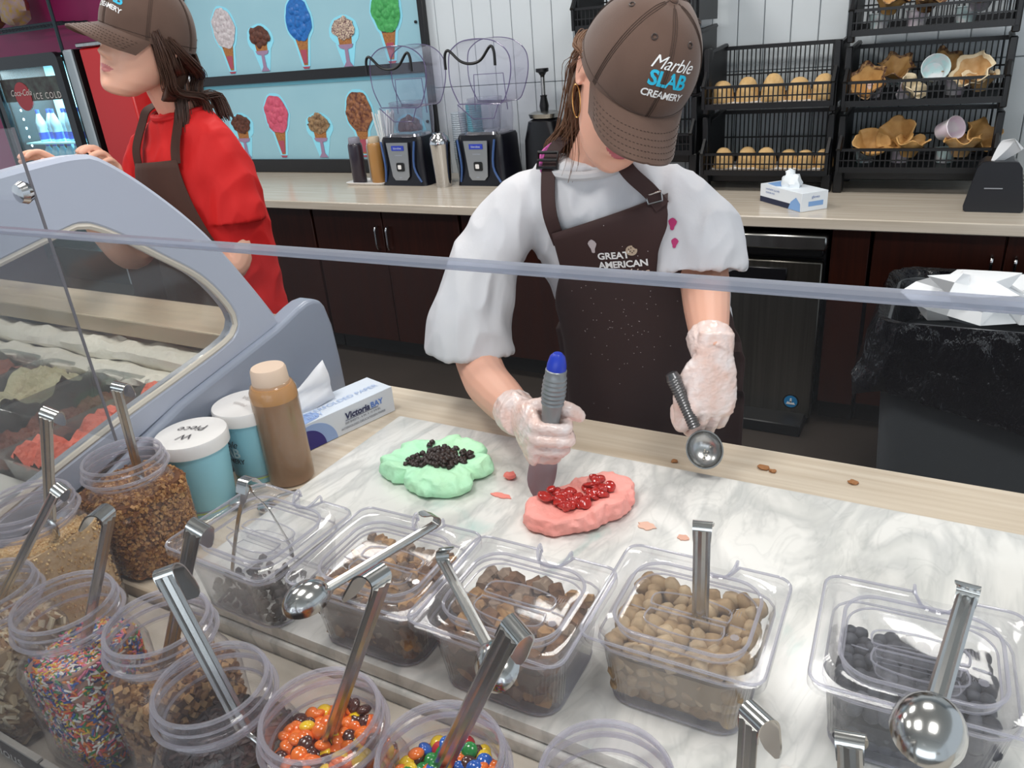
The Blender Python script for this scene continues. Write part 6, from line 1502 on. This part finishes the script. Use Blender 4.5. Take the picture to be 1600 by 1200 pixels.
side2 = hl(H1, [(.072, .002, .012), (.079, -.025, .012), (.084, -.05, .004), (.066, -.086, -.0), (.045, -.105, -.02)])
side3 = hl(H1, [(.076, -.03, -.0), (.078, -.045, -.03), (.066, -.065, -.06), (.055, -.085, -.07)])
strands('side_hair', p1, [side2, side3, side2], 110, .0045, .0018, HAIR, 2, .6)
wisp = hl(H1, [(.080, -.012, .02), (.083, -.03, -.01), (.078, -.04, -.05)]) + [Vector((-.565, 1.222, 1.365)), Vector((-.572, 1.21, 1.32))]
wisp2 = hl(H1, [(.080, -.03, .01), (.080, -.05, -.03), (.07, -.065, -.07)]) + [Vector((-.60, 1.27, 1.36)), Vector((-.64, 1.27, 1.33))]
strands('hair_wisps', p1, [wisp, wisp2, wisp2, tail], 26, .010, .0007, HAIR, 3)
m = MB(); ec = H1 @ Vector((.0795, -.004, -.032)); m.tube([ec + Vector((.0085 * math.sin(a), -.004 * math.sin(a), -.0245 + .0245 * math.cos(a))) for a in [2 * PI * i / 28 for i in range(28)]], .0010, 6, closed=True)
m.build('hoop_earring', mat('gold', 'c89a5c', .25, 1.0), p1, world=True)
# gloved right hand around the spatula
T0 = Vector((-.472, .853, .928)); T1 = Vector((-.437, .862, 1.152)); TA = (T1 - T0).normalized()
gc = T0 + (T1 - T0) * .40; Yh = Vector((.70, -.71, -.05)); Yh = (Yh - TA * Yh.dot(TA)).normalized(); Zh = -(TA.cross(Yh)).normalized()
Mh = Matrix(((TA.x, Yh.x, Zh.x, 0), (TA.y, Yh.y, Zh.y, 0), (TA.z, Yh.z, Zh.z, 0), (0, 0, 0, 1)))
wr_ = gc - Yh * .076 + Zh * .020; Mh = Matrix.Translation(wr_) @ Mh
m = MB(); hand_mb(m, Mh, [(1.25, 1.55, 1.0)] * 4, .0, thumb=((.45, .75, -.55), (.0, .75, -.90), (-.55, .15, -.85)), sc=.95)
limb(m, [(-.560, .940, 1.012), (-.545, .922, 1.016), tuple(wr_)], [.034, .034, .030])
g1 = baked(m, 'right_glove', GLOVE, p1, voxel=.0017, smooth=2, post=folds(.0010, (60, 60, 60), 5.0))
# left hand and scoop
xh = Vector((-.72, -.66, .18)); yh = Vector((.12, -.20, -.97)); wl = Vector((-.276, 1.062, 1.092)); Ml = fr(wl, xh, yh)
m = MB(); hand_mb(m, Ml, [(.75, 1.25, .8), (.65, 1.25, .8), (.55, 1.25, .8), (.55, 1.2, .8)], .001, thumb=((.20, .95, -.35), (-.25, .95, -.30), (-.25, .95, -.30)), sc=1.0)
limb(m, [(-.292, 1.092, 1.107), (-.288, 1.080, 1.103), (-.283, 1.062, 1.092)], [.036, .034, .028])
g2_ = baked(m, 'left_glove', GLOVE, p1, voxel=.0018, smooth=2, post=folds(.0010, (60, 60, 60), 9.0))
# legs, mostly hidden
m = MB()
for sx in (-1, 1): limb(m, [(-.505 + sx * .085, 1.45, .80), (-.505 + sx * .095, 1.45, .50), (-.505 + sx * .10, 1.47, .08)], [.095, .07, .055])
m.ball((-.505, 1.45, .80), (.18, .13, .10), 20, 10); baked(m, 'trousers', DENIM, p1, voxel=.012, smooth=3)
for sx in (-1, 1):
    MB().loft([(0, .09, .25, .04), (.03, .09, .25, .04), (.07, .08, .18, .04, 0, .02), (.10, .07, .10, .03, 0, .06)], M=Matrix.Translation((-.505 + sx * .10, 1.42, .001))).build('shoe', SHOE, p1, world=True)
# spatula held in the right glove
sp = thing('ice_cream_spade', tuple(T0), 'grey ribbed-handle ice cream spade with blue end, gripped upright above the pink ice cream', 'spatula')
Ms = Matrix(((Zh.x, Yh.x, TA.x, T0.x), (Zh.y, Yh.y, TA.y, T0.y), (Zh.z, Yh.z, TA.z, T0.z), (0, 0, 0, 1))); L_ = (T1 - T0).length
GREYH = mat('handle_grey', '85898c', .38, .4)
m = MB(); pr = [(.010, .100), (.0125, .12), (.0145, .150)]
for k in range(7): z = .152 + k * .0065; r = .0155 + .0012 * math.sin(k / 6 * PI); pr += [(r, z), (r + .0009, z + .002), (r, z + .0042), (r - .0006, z + .0052)]
pr += [(.0150, L_ - .022), (.0130, L_ - .020)]
m.lathe(pr, 28, M=Ms); m.build('handle', GREYH, sp, world=True)
m = MB(); m.lathe([(.0138, L_ - .023), (.0135, L_ - .014), (.0105, L_ - .002), (.006, L_ + .003), (.001, L_ + .0035)], 24, M=Ms); m.build('end_cap', mat('cap_blue', '1436b4', .35), sp, world=True)
m = MB(); R = []; view = Vector((.30, -.90, .12)); bx1 = (TA.cross(view)).normalized(); bn = bx1.cross(TA)
for i in range(13):
    z = .105 - .112 * i / 12; w_ = (.0125, .0135, .015, .0165, .018, .0195, .0205, .021, .021, .020, .017, .0115, .004)[i]; bow = .006 * math.sin(i / 12 * PI) + .0
    sk = .004 * (i / 12) ** 2 * 0
    c_ = T0 + TA * z + bn * (.004 - bow) - bx1 * (.006 * (i / 12))
    R.append([c_ - bx1 * w_ + bn * .002, c_ - bx1 * w_ * .5 - bn * .0015, c_ - bn * .0025, c_ + bx1 * w_ * .5 - bn * .0015, c_ + bx1 * w_ + bn * .002, c_ + bx1 * w_ * .5 + bn * .0003, c_ - bn * .0008, c_ - bx1 * w_ * .5 + bn * .0003])
m.rings(R); m.build('blade', mat('blade_steel', 'a09ea8', .42, 1.0), sp, world=True)
# scoop in the left glove
sc = thing('ice_cream_scoop', (-.27, 1.02, .96), 'steel ice cream scoop with ribbed grip hanging from the left glove', 'scoop')
S0 = Ml @ Vector((-.035, .070, -.020)); S0 = Vector((-.318, 1.018, 1.050)); S1 = Vector((-.285, 1.006, .990)); SA = (S1 - S0).normalized()
Ms = SA.to_track_quat('Z', 'Y').to_matrix().to_4x4(); Ms.translation = S0; L2_ = (S1 - S0).length
m = MB(); pr = [(.004, -.028), (.009, -.026), (.0105, -.02)]
for k in range(19): z = -.018 + k * (L2_ + .012) / 19; r = .0110 - .0012 * math.sin(k / 18 * PI) - .002 * (k / 18); pr += [(r, z), (r + .0008, z + .0014), (r - .0006, z + .0034)]
m.lathe(pr, 20, M=Ms); m.build('grip', mat('grip_steel', '6e6e70', .3, .9), sc, world=True)
bc_ = S1 + SA * .029; bnv = Vector((-.10, -.62, .78)).normalized(); bnv = (bnv - SA * bnv.dot(SA) * .6).normalized(); sdv = SA.cross(bnv).normalized(); axv = bnv.cross(sdv)
Mb2 = Matrix(((sdv.x, axv.x, bnv.x, bc_.x), (sdv.y, axv.y, bnv.y, bc_.y), (sdv.z, axv.z, bnv.z, bc_.z), (0, 0, 0, 1)))
m = MB(); A_ = []; B2 = []
for i in range(11):
    a = i / 10 * PI / 2; rr = max(.02, math.cos(a)); A_.append([(.0275 * rr * math.cos(b), .0300 * rr * math.sin(b), -.023 * math.sin(a)) for b in [2 * PI * j / 30 for j in range(30)]]); B2.append([(p[0] * .93, p[1] * .93, p[2] * .9) for p in A_[-1]])
m.rings(A_, False, True, M=Mb2); m.rings(B2, False, True, M=Mb2); m.rings([A_[0], B2[0]], False, False, M=Mb2); m.build('bowl', mat('scoop_steel', 'b9b9b8', .25, 1.0), sc, world=True)
m = MB(); q = random.Random(2)
for k in range(7): m.ball((q.uniform(-.009, .009), q.uniform(-.004, .012), -.0170), (.0014,) * 3, 6, 4, Mb2)
m.build('droplets', mat('drop_white', 'f4ead8', .2), sc, world=True)

# ---------------------------------------------------------------- worker 2, red shirt
p2 = thing('person', (-1.72, 1.38, 0), 'person in brown cap, bright red tee and brown apron behind the dipping case, looking away', 'person')
def eul(a, b, c):
    ca, sa, cb, sb, cc, s_ = math.cos(a), math.sin(a), math.cos(b), math.sin(b), math.cos(c), math.sin(c)
    return Matrix(((ca, -sa, 0), (sa, ca, 0), (0, 0, 1))) @ Matrix(((1, 0, 0), (0, cb, -sb), (0, sb, cb))) @ Matrix(((cc, 0, s_), (0, 1, 0), (-s_, 0, cc)))
H2 = eul(3.10, .20, -.30).to_4x4(); H2.translation = Vector((-1.668, 1.288, 1.602))
m = MB(); head_mb(m, H2)
limb(m, [(-1.715, 1.390, 1.37), (-1.712, 1.380, 1.43), (-1.700, 1.350, 1.50), (-1.688, 1.325, 1.57)], [.050, .050, .052, .056])
torso_mb(m, [((-1.72, 1.40, .80), .13, .10), ((-1.72, 1.39, 1.1), .12, .09), ((-1.72, 1.385, 1.34), .13, .08), ((-1.718, 1.38, 1.40), .09, .05)], -.12)
limb(m, [(-1.65, 1.38, 1.37), (-1.612, 1.378, 1.27), (-1.598, 1.368, 1.14), (-1.605, 1.32, 1.07), (-1.63, 1.22, 1.16), (-1.690, 1.155, 1.27), (-1.70, 1.140, 1.30)], [.040, .042, .044, .043, .036, .027, .025])
limb(m, [(-1.83, 1.38, 1.36), (-1.90, 1.36, 1.25), (-1.925, 1.33, 1.13), (-1.92, 1.27, 1.10), (-1.885, 1.19, 1.20), (-1.865, 1.15, 1.28), (-1.862, 1.142, 1.295)], [.052, .048, .046, .044, .036, .027, .025])
hand_mb(m, fr((-1.70, 1.14, 1.300), (-.9, -.1, .35), (-.25, -.25, .95)), [(.5, .7, .5)] * 4, .002, sc=.85)
hand_mb(m, fr((-1.862, 1.142, 1.295), (.9, -.1, .35), (.10, -.3, .95), mirror=True), [(.5, .7, .5)] * 4, .002, sc=.85)
body2 = baked(m, 'body', [SKIN2, LIPS2], p2, voxel=.0028, smooth=2, facemat=lipmat(H2.inverted()))
for sx in (-1, 1):
    m = MB(); c_ = H2 @ Vector((sx * .031, .0735, .0015)); m.ball(tuple(c_), (.0108,) * 3, 16, 12); m.build('eyeball', mat('eye_white', 'e6e0dc', .2), p2, world=True)
    m = MB(); M = H2 @ Matrix.Translation((sx * .031, .0842, .0005)) @ Matrix.Rotation(-PI / 2, 4, 'X'); m.lathe([(.005, -.0008), (.005, .0002), (.001, .0008)], 14, M=M); m.build('iris', mat('iris_dark', '3a2a20', .2), p2, world=True)
    m = MB(); m.tube(hl(H2, cr([(sx * .018, .0835, .004), (sx * .025, .0855, .009), (sx * .034, .0840, .0095), (sx * .043, .0775, .005)], 4)), .0013, 5); m.build('eyelash', mat('lash', '2a1a16', .6), p2, world=True)
    m = MB(); m.tube(hl(H2, cr([(sx * .014, .0915, .021), (sx * .028, .0925, .026), (sx * .045, .0800, .022)], 4)), [.0012] + [.0022] * 7 + [.001], 6, flat=.5); m.build('eyebrow', HAIR2, p2, world=True)
TR2 = [((-1.72, 1.40, .82), .165, .135), ((-1.72, 1.40, 1.0), .155, .125), ((-1.72, 1.395, 1.18), .165, .125), ((-1.722, 1.388, 1.315), .160, .112), ((-1.716, 1.385, 1.390), .124, .082), ((-1.712, 1.380, 1.442), .070, .060)]
m = MB(); torso_mb(m, TR2, -.12)
sleeve(m, [(-1.67, 1.385, 1.388), (-1.630, 1.382, 1.366), (-1.608, 1.375, 1.275), (-1.598, 1.370, 1.215), (-1.596, 1.368, 1.178)], [.044, .058, .066, .073, .077], flat=.9)
limb(m, [(-1.78, 1.385, 1.382), (-1.842, 1.375, 1.356), (-1.905, 1.36, 1.25), (-1.92, 1.34, 1.18), (-1.922, 1.335, 1.165)], [.046, .062, .070, .074, .074], flat=.9)
shirt2 = baked(m, 'shirt', TEER, p2, voxel=.0045, smooth=3, post=folds(.0070, (9, 9, 4), 8.0))
m = MB(); m.tube(cr([(-1.712 + .065 * math.cos(a), 1.378 + .056 * math.sin(a) - .010 * (math.sin(a) < -.3), 1.447 + .014 * math.sin(a)) for a in [2 * PI * i / 20 for i in range(20)]], 3, True), .0075, 8, closed=True); m.build('collar', mat('tee_red_collar', 'c00c10', .8), p2, world=True)
dg.update(); bs = BVHTree.FromObject(shirt2, dg); WS = wm(shirt2); WSi = WS.inverted()
rows = [(1.335 - .55 * i / 30, -1.805 - .06 * min(1, i / 12), 1.345 - .56 * i / 30, -1.635 + .05 * min(1, i / 12)) for i in range(31)]
ap2 = apron(p2, rows, 'apron', APRON2, 14, lambda z, u: .03 * max(0, 1.1 - z) * (1 + math.sin(u * 17)), torso_bvh(TR2, -.12))
m = MB(); m.box((0, 0, 0), (.01, .01, .01))
strap([(-1.640, on_shirt(-1.64, 1.33) - .008, 1.335), (-1.645, on_shirt(-1.645, 1.365, dflt=1.30) - .010, 1.375), (-1.650, 1.314, 1.428), (-1.652, 1.335, 1.462), (-1.665, 1.40, 1.478)], [(-.015, -.0012), (.015, -.0012), (.015, .0012), (-.015, .0012)]).build('neck_strap', APRON2, p2, world=True)
strap([(-1.800, on_shirt(-1.80, 1.33) - .008, 1.325), (-1.795, on_shirt(-1.795, 1.36, dflt=1.30) - .010, 1.37), (-1.785, 1.314, 1.425), (-1.775, 1.335, 1.458), (-1.765, 1.40, 1.475)], [(-.015, -.0012), (.015, -.0012), (.015, .0012), (-.015, .0012)]).build('neck_strap', APRON2, p2, world=True)
cap(p2, H2)
m = MB(); R = []
for i in range(16):
    z = -.110 + .155 * i / 15; k = math.sin(min(1, (z + .125) / .10) * PI / 2); ring = []
    for j in range(34):
        a = -PI * .03 - (PI * .94) * j / 33; bump = 1 + .012 * math.sin(j * 4.1 + i * .3)
        ring.append(((.0805 * math.cos(a)) * (.86 + .14 * k) * bump, (-.004 + .106 * math.sin(a) * (.72 + .28 * k)) * bump, z))
    R.append(ring)
m.rings(R, False, False, closed=False, M=H2); hs = m.build('hair', HAIR2, p2, world=True); sd = hs.modifiers.new('s', 'SOLIDIFY'); sd.thickness = .008
t2 = hl(H2, [(-.078, .020, .03), (-.084, -.005, .0), (-.080, -.03, -.04)]) + [Vector((-1.650, 1.345, 1.52)), Vector((-1.645, 1.33, 1.45)), Vector((-1.650, 1.325, 1.40))]
t3 = hl(H2, [(-.078, .0, .03), (-.086, -.04, .0), (-.07, -.09, -.03), (-.04, -.12, -.05)])
t4 = hl(H2, [(-.02, -.105, .0), (-.03, -.125, -.04), (-.045, -.12, -.09)]) + [Vector((-1.655, 1.445, 1.475)), Vector((-1.645, 1.455, 1.42))]
t1 = hl(H2, [(-.074, .030, .038), (-.081, .012, .0), (-.079, -.012, -.045), (-.070, -.040, -.085)]) + [Vector((-1.640, 1.385, 1.475)), Vector((-1.645, 1.40, 1.44))]
strands('side_hair', p2, [t2, t3, t1, t1, t3], 520, .0080, .0013, HAIR2, 4, .5)
strands('ponytail', p2, [t4], 90, .011, .0022, HAIR2, 5)
m = MB(); m.ball(tuple(H2 @ Vector((-.035, -.122, -.045))), (.020, .020, .014), 12, 8); m.build('hair_tie', mat('hair_tie_blue', '1b2748', .7), p2, world=True)
m = MB()
for sx in (-1, 1): limb(m, [(-1.72 + sx * .08, 1.41, .85), (-1.72 + sx * .09, 1.41, .50), (-1.72 + sx * .10, 1.43, .08)], [.09, .068, .052])
m.ball((-1.72, 1.41, .85), (.165, .12, .10), 20, 10); baked(m, 'trousers', DENIM, p2, voxel=.012, smooth=3)
for sx in (-1, 1):
    MB().loft([(0, .09, .25, .04), (.03, .09, .25, .04), (.07, .08, .18, .04, 0, .02), (.10, .07, .10, .03, 0, .06)], M=Matrix.Translation((-1.72 + sx * .10, 1.38, .001))).build('shoe', SHOE, p2, world=True)
